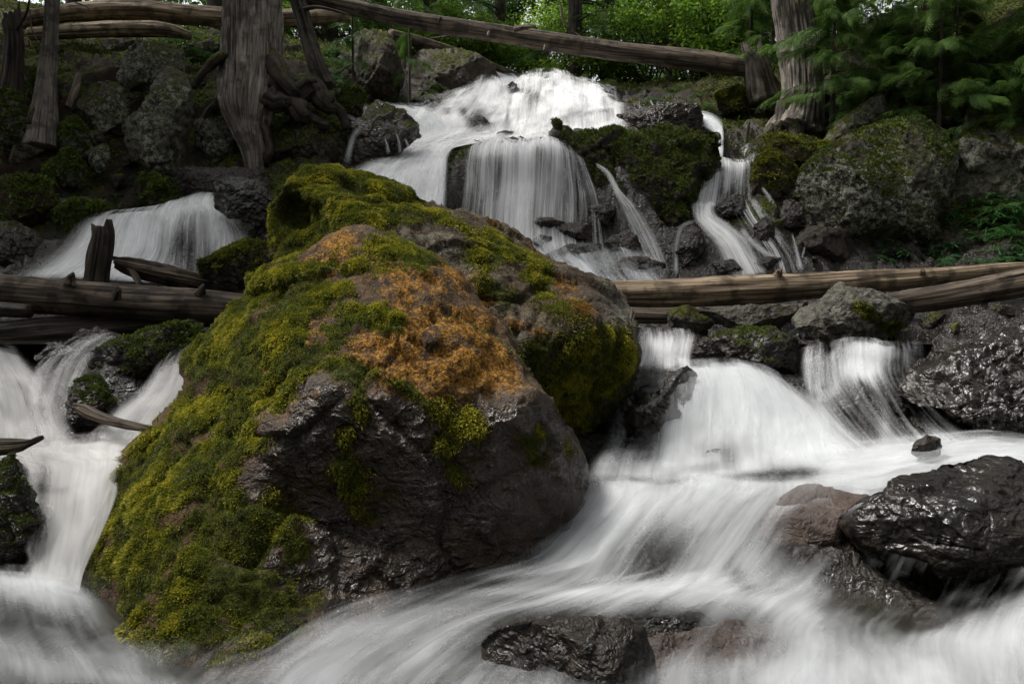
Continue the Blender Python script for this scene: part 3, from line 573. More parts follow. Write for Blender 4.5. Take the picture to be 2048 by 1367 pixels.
# ------------------------------------------------------------------ rocks
def outline_r(pts, cx, cy):
    P = np.array(pts, float); th = np.arctan2(P[:, 1]-cy, P[:, 0]-cx)
    Q = np.vstack([P, P[:1]]); D = []
    for i in range(len(P)): D.append(Q[i][None]*(1-np.linspace(0, 1, 24, endpoint=False)[:, None])+Q[i+1][None]*np.linspace(0, 1, 24, endpoint=False)[:, None])
    D = np.vstack(D); t = np.arctan2(D[:, 1]-cy, D[:, 0]-cx); r = np.hypot(D[:, 0]-cx, D[:, 1]-cy)
    g = np.linspace(-np.pi, np.pi, 361)[:-1]; R = np.zeros(360)
    k = ((t+np.pi)/(2*np.pi)*360).astype(int) % 360
    np.maximum.at(R, k, r); idx = np.where(R > 0)[0]
    R = np.interp(np.arange(360), np.concatenate([idx-360, idx, idx+360]), np.tile(R[idx], 3))
    R = (R+np.roll(R, 1)+np.roll(R, -1))/3
    return lambda a: np.interp((a+np.pi)/(2*np.pi)*360, np.arange(-1, 362), np.concatenate([R[-1:], R, R[:2]]))
def chip(X, n, seed, front=True, q=(.8, .97)):
    rg = np.random.default_rng(seed); lo0, hi0 = X.min(0), X.max(0)
    for k in range(n):
        v = rg.normal(0, 1, 3); v /= np.linalg.norm(v)
        if front and k % 5: v[1] = -abs(v[1])-.55; v /= np.linalg.norm(v)
        t = X@v; d = np.quantile(t, rg.uniform(*q)); X = X-np.maximum(t-d, 0)[:, None]*v*.93
    lo, hi = X.min(0), X.max(0); k = (hi0-lo0)/(hi-lo); k[1] = 1
    return (X-lo)*k+np.where(np.arange(3) == 1, lo, lo0)
def rock(name, label, pts, Y, T=None, ctrl=None, tilt=.45, sub=5, disp=.05, fs=3., moss=.3, wet=.6, orange=0, lichen=0, mat='rock', cat='boulder', group=None, seed=None, cen=None, attrf=None, fine=1., mossz=(.2, .8), back=.8, cuts=None, cutq=(.8, .97)):
    P = np.array(pts, float); cx, cy = cen if cen else ((P[:, 0].max()+P[:, 0].min())/2, (P[:, 1].max()+P[:, 1].min())/2)
    seed = seed if seed is not None else int(cx*7+cy*13) % 9973
    V, Fc = ico(sub); rho = np.hypot(V[:, 0], V[:, 2]); r = np.arcsin(np.clip(rho, 0, 1))/(np.pi/2)*(1.0 if ctrl else 1.03); th = np.arctan2(-V[:, 2], V[:, 0])
    R = outline_r(pts, cx, cy)(th); px = cx+r*R*np.cos(th); py = cy+r*R*np.sin(th)
    hw = (P[:, 0].max()-P[:, 0].min())/2; hh = (P[:, 1].max()-P[:, 1].min())/2
    if T is None: T = .75*min(hw, hh*1.3)/F*Y
    front = V[:, 1] < 0
    if ctrl:
        C = np.array(ctrl, float)
        yf = rbf(C[:, :2]/100, C[:, 2], np.stack([px, py], 1)/100, .3)
        rd = .22*T*(1-np.sqrt(np.clip(1-r**7, 0, 1)))
        yr = yf+.22*T
        Yv = np.where(front, yf+rd, yr+T*back*np.sqrt(np.clip(1-r**2, 0, 1))*1.3)
    else:
        tl = tilt*(cy-py)/F*Y
        Yv = Y+tl+np.where(front, -1, back)*T*np.sqrt(np.clip(1-(r/1.03)**2.2, 0, 1))
    X = W(px, py, Yv)
    if cuts is None: cuts = 0 if ctrl else 13
    if cuts: X = chip(X, cuts, seed, True, cutq)
    N = normals(X, Fc)
    if (N*(X-X.mean(0))).sum() < 0: N = -N; Fc = Fc[:, ::-1]
    size = min(hw, hh)/F*Y*2
    f1, e1 = facets(X*fs/max(size, .2)+seed, seed); f2, e2 = facets(X*fs*2.9/max(size, .2)+seed, seed+50)
    h = size*disp*((.8 if cuts else 1.1)*f1+.38*f2-.2*(1-sst(0, .13, e1))+(.35 if cuts else .7)*fbm(X*2.2/max(size, .2)+seed, 4, seed)) + fine*.012*fbm(X*14, 4, seed+3)
    X = X+N*h[:, None]
    N = normals(X, Fc)
    bp, bq, _ = proj(X)
    nz = N[:, 2]; nn = fbm(X*2.4+seed, 4, seed+9)
    A = dict(moss=np.clip(moss*(sst(mossz[0], mossz[1], nz)+.55*nn)*1.3, 0, 1) if moss > 0 else nz*0, wet=np.full(len(X), wet)+.2*nn,
             orange=np.full(len(X), float(orange))*np.clip(.5+nn, 0, 1), lichen=np.clip(float(lichen)*np.clip(.6+nn, 0, 1), 0, 1))
    if attrf: A.update(attrf(X, N, bp, bq, A))
    A['wet'] = np.clip(A['wet'], 0, 1)
    if attrf is not None and ctrl: X = X+N*(sst(.3, .8, A['moss'])*.014*(.7+.8*fbm(X*6, 3, seed+70)))[:, None]; N = normals(X, Fc)
    root = X.mean(0); root[2] = X[:, 2].min()
    o = mesh_np(name, X-root, Fc, M[mat], attrs=A); o.location = root
    tag(o, label, cat, group)
    ROCKS[label] = (o, X, Fc, N, A, bp, bq)
    return o
ROCKS = {}
def blob(cx, cy, rx, ry, seed=None, n=9, jag=.2, rot=0):
    rg = random.Random(seed if seed is not None else int(cx*3+cy*17)); out = []
    for i in range(n):
        a = 2*math.pi*(i+rg.uniform(-.25, .25))/n; k = 1+rg.uniform(-jag, jag*.6)
        x, y = rx*k*math.cos(a), ry*k*math.sin(a); c, s = math.cos(math.radians(rot)), math.sin(math.radians(rot))
        out.append((cx+x*c-y*s, cy+x*s+y*c))
    return out
def pb(px, py, L):
    r = np.zeros(len(px))
    for (bx, by, rx, ry, an, am) in L:
        c, s_ = math.cos(math.radians(an)), math.sin(math.radians(an)); dx, dy = px-bx, py-by
        r = r+am*np.exp(-(((dx*c+dy*s_)/rx)**2+((-dx*s_+dy*c)/ry)**2))
    return r

# moss strands grown on a surface
def strands(name, X, Fc, wgt, n, ln, mat, parent, seed=1, droop=.5, wid=.22, tint=.5, tscale=6, kind=None, spread=.5, lo=.0, lift=.9):
    a, b, c = X[Fc[:, 0]], X[Fc[:, 1]], X[Fc[:, 2]]
    cr = np.cross(b-a, c-a); ar = np.linalg.norm(cr, axis=1); fn = cr/np.maximum(ar, 1e-12)[:, None]
    w = ar*wgt[Fc].mean(1); tot = w.sum()
    if tot <= 0: return None
    rg = np.random.default_rng(seed)
    t = rg.choice(len(Fc), n, p=w/tot); u, v = rg.random(n), rg.random(n); m = u+v > 1; u[m], v[m] = 1-u[m], 1-v[m]
    p = a[t]+(b[t]-a[t])*u[:, None]+(c[t]-a[t])*v[:, None]; nn = fn[t]
    cl = fbm(p*tscale, 3, seed+5); cl2 = fbm(p*tscale*4, 2, seed+6)
    d = nn+rg.normal(0, spread, (n, 3))+np.array([0, 0, .15]); d /= np.linalg.norm(d, axis=1, keepdims=True)
    L = ln*(.55+.9*rg.random(n))*(1+.5*np.clip(cl, -1, 1)); p = p-nn*ln*.2+nn*(np.clip(cl+cl2*.5, 0, 1)*ln*lift)[:, None]
    sd = np.cross(d, rg.normal(0, 1, (n, 3))); sd /= np.maximum(np.linalg.norm(sd, axis=1, keepdims=True), 1e-9)
    g = np.array([0, 0, -1.])
    mid = p+d*(L*.55)[:, None]; tip = mid+(d*.5+g*droop*.6)*(L*.6)[:, None]; wd = (L*wid)[:, None]
    V = np.stack([p-sd*wd*.4, p+sd*wd*.4, mid+sd*wd*.5, mid-sd*wd*.5, tip], 1).reshape(-1, 3)
    B = np.arange(n)*5
    T = np.concatenate([np.stack([B, B+1, B+2], 1), np.stack([B, B+2, B+3], 1), np.stack([B+3, B+2, B+4], 1)])
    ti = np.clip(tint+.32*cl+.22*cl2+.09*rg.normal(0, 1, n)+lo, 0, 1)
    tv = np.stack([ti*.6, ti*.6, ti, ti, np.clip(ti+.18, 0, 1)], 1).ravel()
    o = mesh_np(name, V, T, M[mat], attrs=dict(tint=tv), smooth=False)
    if parent is not None: adopt(o, parent)
    if kind: o['kind'] = kind
    return o

# ---- the great front boulder
B1 = [(650, 468), (700, 455), (760, 465), (830, 490), (890, 525), (930, 565), (965, 612), (1030, 680), (1050, 722), (1090, 770), (1120, 840), (1150, 900), (1163, 960), (1166, 1040), (1145, 1095), (1100, 1150), (1020, 1190), (900, 1240), (750, 1320), (640, 1440), (400, 1440), (260, 1350), (180, 1260), (125, 1170), (165, 1090), (205, 990), (245, 915), (305, 845), (362, 780), (365, 720), (395, 665), (445, 605), (495, 552), (560, 515), (615, 500)]
C1 = [(700, 458, 5.25), (600, 505, 5.2), (500, 552, 5.25), (400, 665, 5.2), (365, 740, 5.15), (250, 910, 4.8), (170, 1080, 4.35), (125, 1170, 4.2), (180, 1260, 3.75), (330, 1340, 3.25), (500, 1400, 3.1), (700, 1330, 3.4),
      (830, 490, 5.2), (930, 565, 5.1), (1030, 680, 4.95), (1090, 770, 4.8), (1150, 900, 4.7), (1165, 1000, 4.65), (1140, 1095, 4.6), (1050, 1180, 4.3), (900, 1240, 3.95),
      (700, 560, 4.85), (600, 600, 4.85), (520, 640, 4.85), (800, 620, 4.55), (900, 680, 4.5), (960, 740, 4.45), (640, 700, 4.4), (720, 715, 4.3), (480, 740, 4.75), (560, 790, 4.3), (450, 830, 4.5), (400, 900, 4.4), (480, 920, 4.12), (330, 1000, 4.25),
      (850, 780, 4.2), (1000, 800, 4.3), (1060, 790, 4.35), (640, 770, 4.15), (740, 770, 4.15), (560, 860, 4.08), (700, 850, 4.1), (850, 850, 4.12), (1000, 870, 4.25), (1100, 900, 4.45),
      (600, 980, 4.05), (740, 980, 4.1), (900, 980, 4.12), (1030, 1000, 4.25), (460, 1020, 3.95), (380, 1100, 3.82), (280, 1150, 3.85), (480, 1150, 3.7), (600, 1120, 3.9), (720, 1100, 4.02), (850, 1120, 4.05), (980, 1120, 4.2), (560, 1250, 3.6), (420, 1250, 3.5), (700, 1220, 3.8), (260, 1230, 3.7)]
MOSS1 = [(470, 610, 110, 80, -35, .9), (430, 700, 60, 60, 0, .9), (560, 560, 70, 45, -20, .6), (650, 580, 90, 60, -40, .85), (620, 680, 70, 80, 10, .85), (700, 620, 90, 40, 20, .7), (800, 500, 90, 28, 28, .6), (760, 570, 60, 30, 10, .35), (500, 760, 60, 50, -30, .3), (430, 830, 70, 55, -40, 1.0), (540, 800, 110, 32, -38, .9), (690, 740, 60, 22, 10, .7), (770, 640, 55, 25, 0, .6),
         (820, 785, 70, 16, 35, .75), (720, 800, 20, 50, 0, .5), (700, 910, 40, 90, 10, .7), (730, 980, 45, 60, 0, .6), (920, 850, 60, 55, 50, .9), (920, 930, 40, 55, 0, .8), (1065, 890, 70, 45, 20, .95), (760, 1000, 40, 40, 0, .5), (1020, 780, 20, 10, 0, .3), (530, 890, 45, 16, -18, .9),
         (330, 930, 70, 120, 35, .8), (420, 960, 90, 120, 30, .7), (330, 1090, 150, 120, -20, .95), (450, 1130, 130, 90, 0, .95), (300, 1220, 130, 90, 20, .9), (450, 1250, 160, 80, 10, .8), (560, 1180, 70, 80, 0, .55), (600, 1020, 50, 80, 20, .3), (220, 1130, 60, 110, 30, .8), (890, 630, 20, 10, 20, .4), (640, 640, 100, 90, -30, .35), (830, 520, 70, 30, 30, .4), (480, 660, 60, 60, -40, .4), (600, 900, 200, 60, -30, .18), (250, 1000, 40, 100, 25, .7), (800, 1080, 300, 90, 0, .18)]
OR1 = [(900, 580, 75, 50, 45, 1.0), (960, 640, 50, 28, 45, .9), (830, 540, 60, 40, 40, .5), (850, 640, 90, 60, 10, .5), (850, 720, 120, 50, 8, .85), (760, 700, 60, 36, 10, .5), (640, 530, 85, 28, -48, 1.5), (600, 560, 40, 16, -50, .8), (540, 730, 110, 34, -48, 1.4), (620, 640, 30, 60, 10, .9), (500, 790, 60, 20, -45, .7), (590, 640, 16, 70, 10, .5), (980, 700, 60, 25, 30, .5), (420, 900, 110, 20, -50, .5), (870, 800, 120, 25, 10, .3), (760, 850, 60, 50, 0, .2), (1120, 900, 20, 60, 0, .25), (720, 640, 220, 130, 30, .38), (900, 730, 200, 80, 12, .38), (1000, 760, 90, 40, 20, .3), (520, 850, 130, 40, -45, .5), (780, 560, 120, 60, 30, .3), (560, 620, 25, 90, 40, .6), (620, 800, 60, 30, -30, .4)]
def af1(X, N, px, py, A):
    fr = (N[:, 1] < .35)
    nn = fbm(X*4.5, 4, 21); n2 = fbm(X*13, 3, 23)
    m = np.minimum(pb(px, py, MOSS1), 1.25)*(.78+.95*nn+.55*n2); m = np.where(fr, m, .6+.4*nn)
    o = np.minimum(pb(px, py, OR1)*1.25, 1.05)*(.66+.35*nn+.3*n2)*fr
    wetm = sst(735, 830, py+.12*(px-700)*-.5)*(1-sst(.1, .5, m))+.12
    wetm = wetm*sst(430, 620, px+(py-900)*.3)+pb(px, py, [(640, 790, 60, 40, -20, .8)])
    return dict(moss=np.clip(m, 0, 1), orange=np.clip(o, 0, 1), wet=np.clip(wetm, 0, 1), lichen=np.clip(pb(px, py, [(1000, 700, 120, 60, 30, .4), (850, 500, 80, 30, 30, .4)])*(1+nn), 0, 1))
rock('mossy_boulder', 'huge foreground boulder with green and orange moss above a black wet face', B1, 4.3, T=1.1, ctrl=C1, sub=7, disp=.027, fs=3.8, attrf=af1, cen=(690, 900), mat='boulder', fine=1.5)
# ---- second boulder behind
B2 = [(560, 345), (590, 328), (640, 332), (720, 345), (790, 365), (850, 385), (930, 415), (1000, 455), (1060, 490), (1110, 530), (1170, 565), (1230, 590), (1275, 625), (1288, 680), (1270, 760), (1240, 800), (1228, 850), (1215, 905), (1185, 925), (1150, 930), (1080, 960), (900, 900), (720, 780), (560, 640), (535, 510), (520, 440), (522, 400), (550, 375)]
C2 = [(560, 350, 6.3), (600, 330, 6.7), (720, 345, 6.9), (850, 385, 6.9), (1000, 455, 6.8), (1110, 530, 6.7), (1230, 592, 6.5), (1280, 640, 6.1), (1285, 700, 6.), (1240, 800, 6.1), (1215, 900, 6.15), (1150, 925, 6.1), (1000, 900, 6.), (720, 780, 6.), (560, 640, 6.2), (525, 440, 6.35), (525, 400, 6.35),
      (640, 380, 6.25), (720, 400, 6.2), (700, 440, 5.95), (600, 430, 6.5), (570, 460, 6.35), (800, 420, 6.35), (900, 470, 6.2), (800, 500, 5.95), (1000, 540, 6.), (1100, 600, 5.85), (1060, 640, 5.7), (1180, 610, 5.9), (1200, 650, 5.75), (1120, 690, 5.65), (1040, 680, 5.65), (1180, 760, 5.85), (1100, 780, 5.8), (1180, 850, 6.02)]
MOSS2 = [(680, 370, 130, 40, 8, 1.2), (730, 410, 100, 35, 10, .9), (680, 450, 70, 40, 0, 1.1), (560, 430, 50, 60, 0, .9), (600, 500, 60, 60, 0, .8), (840, 430, 60, 18, 15, .4), (900, 440, 100, 14, 26, .5), (1010, 490, 70, 22, 30, .7), (960, 510, 60, 28, 10, .6), (1070, 545, 30, 26, 0, 1.3), (1000, 580, 60, 30, 20, .5), (1110, 610, 60, 25, 20, .6), (1060, 600, 60, 30, 0, .4),
         (1140, 780, 90, 110, 30, .75), (1220, 720, 50, 60, 0, .6), (1180, 870, 50, 60, 0, .7), (1090, 700, 60, 40, 0, .6), (700, 520, 60, 20, 0, .3), (800, 395, 20, 8, 0, -.3)]
OR2 = [(950, 560, 160, 60, 30, .35), (1120, 600, 100, 40, 20, .4), (1080, 500, 70, 16, 30, .7), (1140, 570, 50, 18, 20, .6), (1070, 660, 70, 14, 14, .8), (980, 440, 50, 12, 28, .6), (1140, 620, 60, 25, 10, .4), (560, 370, 40, 14, 0, .4), (960, 600, 40, 30, 0, .4)]
def af2(X, N, px, py, A):
    fr = (N[:, 1] < .4); nn = fbm(X*3.5, 4, 31); n2 = fbm(X*11, 3, 33)
    m = pb(px, py, MOSS2)*(1.0+.7*nn+.35*n2); m = np.where(fr, m, .6+.4*nn)
    return dict(moss=np.clip(m, 0, 1), orange=np.clip(pb(px, py, OR2)*(.8+.5*nn+.3*n2)*fr, 0, 1), wet=np.clip(.1+.5*sst(620, 760, py)+pb(px, py, [(1230, 610, 60, 20, 30, .6)]), 0, 1), lichen=np.clip(.35+.4*nn, 0, 1))
rock('mossy_boulder', 'long leaning boulder behind the foreground one, moss cushions on its high left end', B2, 6.1, T=.9, ctrl=C2, sub=7, disp=.035, fs=3.2, attrf=af2, cen=(900, 640), mat='rockwarm', fine=1.4)
for lab, n, Ln, sd in (('huge foreground boulder with green and orange moss above a black wet face', 330000, .02, 3), ('long leaning boulder behind the foreground one, moss cushions on its high left end', 190000, .025, 4)):
    o, X, Fc, N, A, bp, bq = ROCKS[lab]
    vis = np.where(N[:, 1] < .3, 1., .12)
    w = sst(.22, .85, A['moss'])*vis
    yel = fbm(X*2.0, 3, 61)
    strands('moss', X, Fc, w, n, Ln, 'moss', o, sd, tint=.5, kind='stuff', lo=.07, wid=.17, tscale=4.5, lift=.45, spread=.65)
    strands('rusty_moss', X, Fc, sst(.35, 1., A['orange'])*(1-sst(.3, .6, A['moss']))*vis, 16000, Ln*.3, 'rustmoss', o, sd+20, tint=.5, droop=0, kind='stuff', wid=.3, spread=.9, lift=0)

# ---- black glossy rock on the right
B3 = [(1678, 1040), (1700, 1012), (1712, 990), (1704, 955), (1735, 936), (1770, 926), (1812, 926), (1850, 910), (1930, 905), (1990, 915), (2048, 950), (2160, 1000), (2220, 1080), (2150, 1200), (2000, 1250), (1900, 1230), (1830, 1180), (1770, 1135), (1720, 1100), (1690, 1068)]
C3 = [(1680, 1042, 4.25), (1710, 955, 4.4), (1770, 926, 4.5), (1930, 905, 4.55), (2048, 950, 4.5), (2200, 1050, 4.4), (1760, 980, 4.2), (1850, 960, 4.25), (1950, 960, 4.2), (1760, 1060, 3.98), (1850, 1040, 3.95), (1960, 1050, 3.92), (2080, 1060, 3.95), (1880, 1130, 3.9), (1990, 1150, 3.9), (1770, 1120, 4.15), (1830, 1180, 4.15), (1950, 1230, 4.2), (2100, 1200, 4.1)]
rock('wet_rock', 'glossy black wet rock jutting from the right edge over white water', B3, 4.1, T=.5, ctrl=C3, cuts=7, cutq=(.93, .985), sub=7, disp=.04, fs=2.6, moss=0, wet=1, mat='rockblack', fine=.9, attrf=lambda X, N, px, py, A: dict(wet=np.ones(len(X))))
rock('submerged_rock', 'smooth grey brown rock awash beside the glossy black rock', [(1513, 1078), (1540, 1028), (1575, 992), (1608, 972), (1650, 985), (1730, 1000), (1790, 1060), (1760, 1140), (1650, 1165), (1560, 1120), (1522, 1102)], 4.54, T=.2, tilt=.75, sub=6, disp=.025, fs=2.2, moss=0, wet=.35, mat='brownrock', fine=.3)
rock('wet_rock', 'low dark brown rock breaking the water at the bottom edge', [(966, 1290), (985, 1240), (1020, 1232), (1080, 1226), (1150, 1220), (1230, 1232), (1285, 1280), (1330, 1350), (1320, 1440), (1100, 1460), (960, 1440)], 3.05, T=.22, tilt=.5, sub=6, disp=.045, fs=2.6, moss=.1, wet=.9, mat='rock', fine=.8, orange=.2)

R = rock
R('boulder', 'angular grey boulder with a mossy right face in front of the crossing logs', [(1592, 655), (1620, 625), (1680, 590), (1702, 568), (1750, 580), (1790, 600), (1840, 632), (1845, 655), (1800, 668), (1780, 690), (1700, 695), (1620, 680)], 7.1, sub=6, disp=.06, moss=.7, wet=.2, mat='rockgrey', lichen=.4, attrf=lambda X, N, px, py, A: dict(moss=np.clip(pb(px, py, [(1760, 635, 60, 25, 25, .9)])*(1+fbm(X*5, 3, 2)), 0, 1)))
R('boulder', 'small tan rock at the left end of the lower right log', [(1338, 655), (1352, 622), (1382, 608), (1405, 622), (1432, 645), (1425, 668), (1350, 670)], 7.35, moss=.6, wet=.2, mat='rockgrey', lichen=.4)
R('boulder', 'flat grey rock under the lower right log', [(1402, 652), (1440, 625), (1500, 608), (1580, 610), (1603, 640), (1590, 668), (1500, 675), (1420, 668)], 7.25, moss=.25, wet=.4, mat='rockgrey', sub=6)
R('boulder', 'black mossy rock splitting the flow below the flat grey rock', [(1425, 672), (1465, 655), (1540, 655), (1600, 680), (1615, 730), (1602, 790), (1560, 765), (1500, 738), (1440, 722), (1415, 690)], 6.75, sub=6, moss=.5, wet=.8, mat='rockblack', disp=.06)
R('boulder', 'brown wet rock edging the pool lip beside the left small drop', [(1380, 700), (1395, 680), (1440, 672), (1450, 700), (1430, 728), (1385, 730)], 6.7, moss=0, wet=.9, mat='rock')
R('wet_rock', 'broad wet black rock shelf filling the right edge mid stream', [(1812, 762), (1830, 738), (1870, 722), (1895, 685), (1940, 655), (2048, 640), (2250, 630), (2260, 880), (2100, 900), (2000, 880), (1940, 850), (1890, 810), (1835, 792)], 6.0, T=.7, tilt=1.1, sub=7, disp=.055, fs=4, moss=.12, wet=1, mat='rockblack', fine=3)
for i, (c, lab) in enumerate([((1870, 640, 34, 16), 'small yellow mossed rock left of the black shelf top'), ((1930, 632, 36, 16), 'second dark rock along the top of the black shelf'), ((2000, 628, 44, 18), 'third and widest dark rock along the top of the black shelf'), ((1700, 668, 48, 26), 'dark wet rock tucked beneath the angular grey boulder')]):
    R('rock', lab, blob(*c), 7.2 if i < 3 else 6.95, moss=.7 if i == 0 else .3, wet=.7, mat='rock', cat='rock')
R('wet_rock', 'rounded black rock under the upper right veil of water', blob(1735, 725, 90, 48, 3), 6.45, tilt=.9, moss=0, wet=1, mat='rockblack', sub=6)
R('wet_rock', 'lumpy black rock under the lower right veil of water', blob(1745, 820, 105, 70, 5), 5.95, tilt=.7, moss=0, wet=1, mat='rockblack', sub=6, disp=.08)
R('rock', 'small pointed grey rock behind the glossy black rock', [(1824, 905), (1836, 880), (1852, 868), (1872, 878), (1890, 895), (1885, 912), (1840, 915)], 5.0, wet=.7, moss=0, cat='rock')
R('wet_rock', 'upright black rock behind the thin curtain right of the boulders', [(1225, 900), (1240, 800), (1255, 760), (1290, 738), (1350, 735), (1385, 760), (1398, 820), (1385, 900), (1340, 935), (1240, 930)], 5.98, T=.25, tilt=.3, moss=.15, wet=1, mat='rockblack', sub=6)
R('submerged_rock', 'dark rock drowned in foam at the foot of the white chute', blob(1450, 930, 62, 42, 2), 5.6, moss=0, wet=.9, mat='rockblack')
R('submerged_rock', 'low dark rock drowned in foam right of the chute foot', blob(1600, 965, 80, 34, 2), 5.3, T=.12, moss=0, wet=.9, mat='rockblack')

R('submerged_rock', 'broad brown rock under thin water right of the low bottom rock', [(1180, 1270), (1280, 1235), (1420, 1235), (1560, 1270), (1640, 1350), (1600, 1460), (1250, 1470), (1180, 1380)], 3.3, T=.2, tilt=.9, sub=6, disp=.03, moss=0, wet=.8, mat='brownrock')
# ---- main falls
def afC(X, N, px, py, A): return dict(moss=np.clip(pb(px, py, [(925, 285, 40, 22, -10, 1.0), (1185, 330, 25, 30, 0, .5)])*(1+.6*fbm(X*3, 3, 4)), 0, 1), wet=np.ones(len(X)))
R('cliff_rock', 'tall dark layered rock behind the central water curtain', [(892, 305), (900, 280), (950, 266), (1030, 264), (1110, 275), (1155, 292), (1190, 330), (1215, 400), (1215, 480), (1200, 590), (1060, 600), (930, 600), (893, 480), (890, 380)], 11.45, T=.5, tilt=.35, sub=7, disp=.06, fs=4.5, mat='rock', attrf=afC, fine=3)
R('cliff_rock', 'long moss covered rock slope right of the central water curtain', [(1110, 275), (1180, 260), (1240, 255), (1290, 262), (1345, 248), (1400, 246), (1432, 268), (1425, 300), (1395, 325), (1382, 400), (1350, 480), (1345, 565), (1310, 575), (1285, 460), (1250, 390), (1210, 340), (1160, 305)], 11.3, T=.6, tilt=.5, sub=7, disp=.05, fs=4.5, moss=1.0, mossz=(-.3, .6), wet=.7, fine=3, cen=(1310, 340))
R('cliff_rock', 'dark wet rock hidden under the thin thread right of the curtain', [(1170, 330), (1230, 330), (1280, 420), (1325, 520), (1345, 590), (1180, 600), (1170, 480)], 11.1, T=.35, tilt=.4, sub=6, disp=.07, moss=.2, wet=1, fine=3)
R('cliff_rock', 'black wet rocks at the right shoulder of the upper falls', [(1235, 252), (1260, 225), (1320, 210), (1372, 206), (1402, 228), (1412, 252), (1345, 265), (1290, 268)], 12.7, sub=6, moss=.3, wet=1, disp=.09)
R('cliff_rock', 'dark mossy rock in the left wash with thin threads of water', [(733, 238), (740, 212), (772, 204), (802, 225), (832, 258), (842, 292), (820, 325), (760, 340), (705, 338), (690, 320), (702, 270), (722, 250)], 11.9, sub=6, moss=.45, wet=.9, disp=.07, mossz=(0, .8))
R('cliff_rock', 'tall grey cliff slab left of the top of the falls', [(690, 215), (698, 110), (728, 72), (780, 88), (800, 130), (806, 210), (730, 220)], 15.2, T=.7, sub=6, moss=.5, wet=.3, lichen=.2, mat='rock')
R('cliff_rock', 'blocky dark cliff rock directly left of the falls crest', [(795, 212), (808, 125), (850, 98), (930, 102), (972, 125), (993, 160), (962, 168), (905, 188), (860, 215)], 15.8, T=.8, sub=6, moss=.5, wet=.4, mat='rock', lichen=.2)
for c, yy, lab in [((1025, 180, 19, 17), 16.2, 'black block standing in the top of the falls'), ((960, 245, 22, 19), 13.5, 'black block in the middle of the upper left lobe'), ((894, 230, 12, 13), 14.3, 'little black block left in the upper left lobe'), ((1012, 268, 20, 8), 12., 'small rock on the lip of the central curtain'),
                  ((1218, 190, 34, 16), 16.2, 'rock at the right top corner of the falls'), ((1330, 215, 26, 14), 14.3, 'dark rock beside two tiny trickles right of the falls'), ((812, 222, 20, 12), 14.5, 'small dark rock at the left top of the wash'), ((870, 205, 55, 22), 15.2, 'flat dark ledge under the cliff left of the falls')]:
    R('rock', lab, blob(*c, jag=.28, n=7), yy, moss=.1, wet=1, cat='rock', mat='rock', disp=.08)
for c, lab in [((1083, 482, 24, 14), 'small wet rock at the left foot of the curtain'), ((1155, 462, 42, 22), 'wet rock at the centre foot of the curtain'), ((1248, 490, 42, 27), 'round wet rock at the foot of the thin thread'), ((1165, 508, 48, 24), 'grey wet rock below the centre foot of the curtain'), ((1275, 532, 56, 24), 'wide wet rock lowest right of the curtain foot'),
               ((1120, 520, 44, 22), 'dark wet rock beside the leaning boulder slope'), ((1215, 545, 36, 14), 'low wet rock in the trickle above the log'), ((1205, 425, 26, 24), 'wet ledge rock between curtain and thread'),
               ((1095, 445, 34, 14), 'lower wet ledge breaking the right part of the curtain'), ((985, 455, 24, 10), 'low wet ledge in the lower left of the curtain'),
               ((1465, 412, 34, 26), 'pale grey rock in the middle of the right cascade'), ((1384, 492, 32, 52), 'dark rock left of the right cascade foot'), ((1460, 536, 34, 17), 'dark wedge of rock at the foot of the right cascade'), ((1532, 526, 38, 16), 'flat dark rock above the dry log'), ((1585, 435, 26, 34), 'wet rock at the right side of the right cascade'),
               ((1528, 462, 24, 34), 'narrow dark rock between the two right threads'), ((1405, 250, 14, 12), 'little round stone in the highest right trickle'), ((1425, 285, 20, 18), 'mossy stone right of the highest right trickle')]:
    gy = groundY(c[0], c[1]+c[3]*.6)
    R('rock', lab, blob(*c, jag=.22), gy-.12, moss=.08, wet=.95, cat='rock', mat='rockgrey' if 'pale' in lab else 'rock', disp=.07, T=.6*c[2]/F*gy)
# right bank
R('lichen_boulder', 'big rounded boulder speckled with pale lichen on the right bank', [(1608, 395), (1625, 340), (1660, 295), (1720, 258), (1800, 235), (1870, 240), (1915, 275), (1925, 320), (1890, 370), (1850, 430), (1800, 475), (1740, 492), (1670, 480), (1622, 440)], 11.1, T=.75, tilt=.35, sub=7, disp=.035, moss=.75, mossz=(.1, .8), wet=.1, lichen=1.25, mat='lichenrock', fine=2)
R('boulder', 'moss topped boulder beside the right cascade', [(1500, 375), (1510, 315), (1540, 300), (1580, 318), (1608, 350), (1605, 410), (1570, 430), (1530, 420)], 11.4, sub=6, moss=1, wet=.4, mossz=(0, .7))
R('boulder', 'long mossy rock below the right cedar roots', [(1522, 300), (1560, 270), (1600, 262), (1655, 280), (1665, 310), (1640, 345), (1590, 340), (1540, 325)], 12.0, sub=6, moss=1, wet=.3, mossz=(0, .7))
R('boulder', 'shadowed rock at the foot of the lichen boulder', blob(1650, 500, 60, 42), 10.6, moss=.3, wet=.5)
R('cliff_rock', 'dark rock wall at the far right edge behind the ferns', [(1925, 480), (1940, 300), (1980, 200), (2060, 180), (2200, 200), (2250, 480), (2050, 500)], 11.6, T=.7, sub=6, moss=.5, wet=.1, lichen=.6, mat='lichenrock')
R('cliff_rock', 'dark lichen rock wall right of the right cedar', [(1635, 230), (1640, 110), (1700, 95), (1790, 110), (1830, 180), (1800, 250), (1700, 260)], 13.7, T=.6, sub=6, moss=.4, wet=.1, lichen=.5, mat='lichenrock')
R('boulder', 'tilted mossy edged rock between right cedar and lichen boulder', [(1655, 290), (1690, 250), (1750, 205), (1790, 180), (1800, 215), (1760, 255), (1700, 290)], 12.2, sub=6, moss=.8, wet=.2, lichen=.5, mat='lichenrock')
